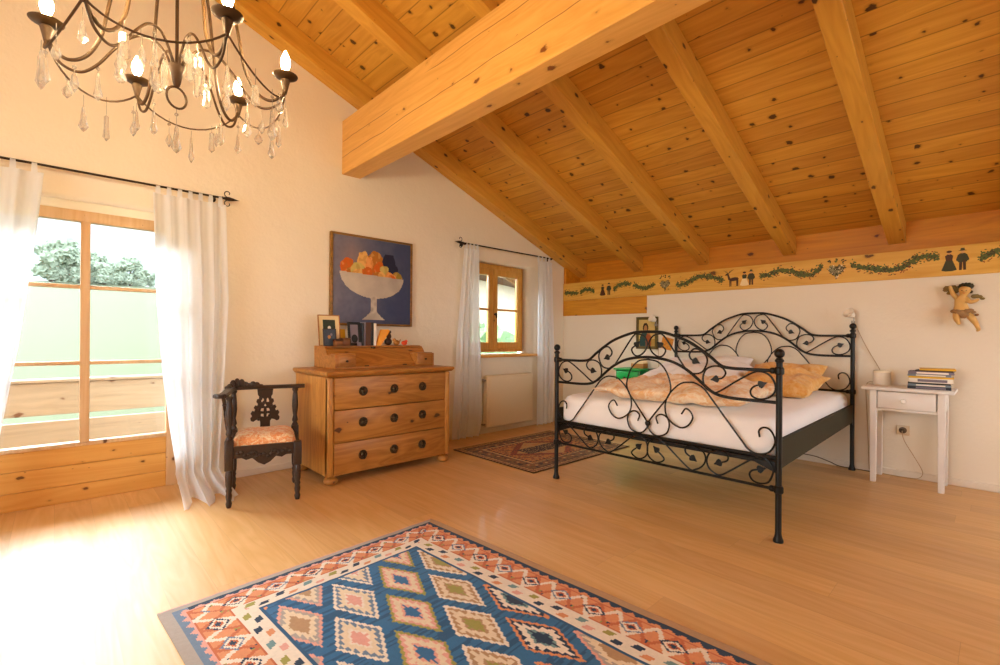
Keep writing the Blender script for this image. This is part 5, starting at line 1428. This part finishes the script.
for i, a in enumerate(angs):
    for da, r, z, kd, L in ((0, .352, PZ - .08, 0, .075), (.14, .272, PZ - .128, 1, .06), (-.05, .222, PZ - .095, 0, .085), (.30, .345, PZ - .105, 2, .085), (.52, .352, PZ - .135, 0, .095), (.74, .345, PZ - .105, 1, .055)):
        crystal(*A(r, a + da, z)[:2], z, rc.uniform(.011, .017), L * rc.uniform(.85, 1.25), kd)
    for r, z, L in ((.10, PZ + .03, .09), (.155, PZ - .005, .075)):
        crystal(*A(r, a, z)[:2], z, rc.uniform(.012, .016), L * rc.uniform(.8, 1.2), rc.choice((0, 1, 2)))
crystal(CX, CY, PZ - .19, .016, .10, 0)
SKY, EXPOSURE = 5.5, 0.30
# ================================================================== LIGHT AND CAMERA
w = bpy.data.worlds.new('sky'); sc.world = w; w.use_nodes = True
nt = w.node_tree; nt.nodes.clear()
o = nt.nodes.new('ShaderNodeOutputWorld'); bg = nt.nodes.new('ShaderNodeBackground')
tc = nt.nodes.new('ShaderNodeTexCoord'); sx = nt.nodes.new('ShaderNodeSeparateXYZ'); rp = nt.nodes.new('ShaderNodeValToRGB')
nt.links.new(tc.outputs['Generated'], sx.inputs[0]); nt.links.new(sx.outputs[2], rp.inputs[0])
rp.color_ramp.elements[0].position = 0.0; rp.color_ramp.elements[0].color = (0.88, 0.95, 1.0, 1)
rp.color_ramp.elements[1].position = 0.8; rp.color_ramp.elements[1].color = (0.76, 0.88, 1.0, 1)
nt.links.new(rp.outputs[0], bg.inputs[0]); bg.inputs[1].default_value = SKY
nt.links.new(bg.outputs[0], o.inputs[0])

def portal(name, loc, rot, sx_, sy_):
    l = bpy.data.lights.new(name, 'AREA'); l.shape = 'RECTANGLE'; l.size = sx_; l.size_y = sy_
    l.cycles.is_portal = True
    ob = bpy.data.objects.new(name, l); ob.location = loc; ob.rotation_euler = rot; col.objects.link(ob)
    return ob
portal('daylight_big_window', (-0.36, 4.50, 1.17), (-PI / 2, 0, 0), 2.0, 1.55)
portal('daylight_small_window', (4.05, 4.52, 1.5), (-PI / 2, 0, 0), 0.98, 1.05)

def fill_light(name, loc, rot, sx_, sy_, power, c=(1.0, .97, .92)):  # added fill lamps outside made-up wall openings
    l = bpy.data.lights.new(name, 'AREA'); l.shape = 'RECTANGLE'; l.size = sx_; l.size_y = sy_; l.energy = power; l.color = c
    ob = bpy.data.objects.new(name, l); ob.location = loc; ob.rotation_euler = rot; col.objects.link(ob)
fill_light('side_fill_light', (XL - .2, 1.7, 1.4), (0, -PI / 2, 0), 1.6, 3.0, 44)  # unseen lamp added to brighten the room from the left
fill_light('rear_fill_light', (3.55, YR - .2, 1.5), (PI / 2, 0, 0), 2.3, 1.2, 12)  # unseen lamp added behind the camera to lift the bed wall

sl = bpy.data.lights.new('veiled_sun', 'SUN'); sl.energy = 30.0; sl.angle = math.radians(60); sl.color = (0.84, 0.93, 1.0)
so_ = bpy.data.objects.new('veiled_sun', sl); col.objects.link(so_); so_.location = (-8, 30, 20)
so_.rotation_euler = Vector((0.46, -0.76, -0.46)).to_track_quat('-Z', 'Y').to_euler()

cam = bpy.data.cameras.new('camera'); co = bpy.data.objects.new('camera', cam); col.objects.link(co)
cam.sensor_width = 36; cam.lens = 36 * 472.25 / 1000; cam.shift_y = (337.17 - 332.5) / 1000; cam.clip_start = 0.05; cam.clip_end = 2000
yaw = math.radians(43.8) - 0.0095
Rm = Matrix.Rotation(-yaw, 4, 'Z') @ Matrix.Rotation(PI / 2, 4, 'X') @ Matrix.Rotation(0.0072, 4, 'Z')
co.matrix_world = Matrix.Translation((0, 0, 1.15)) @ Rm
sc.camera = co
sc.view_settings.view_transform = 'Standard'; sc.view_settings.look = 'None'
sc.view_settings.exposure = EXPOSURE; sc.view_settings.gamma = 1.0; sc.view_settings.use_curve_mapping = False
sc.cycles.max_bounces = 10; sc.cycles.diffuse_bounces = 6; sc.cycles.transmission_bounces = 8; sc.cycles.transparent_max_bounces = 12
sc.cycles.caustics_refractive = False; sc.cycles.caustics_reflective = False; sc.cycles.sample_clamp_indirect = 8.0
sc.cycles.use_denoising = True
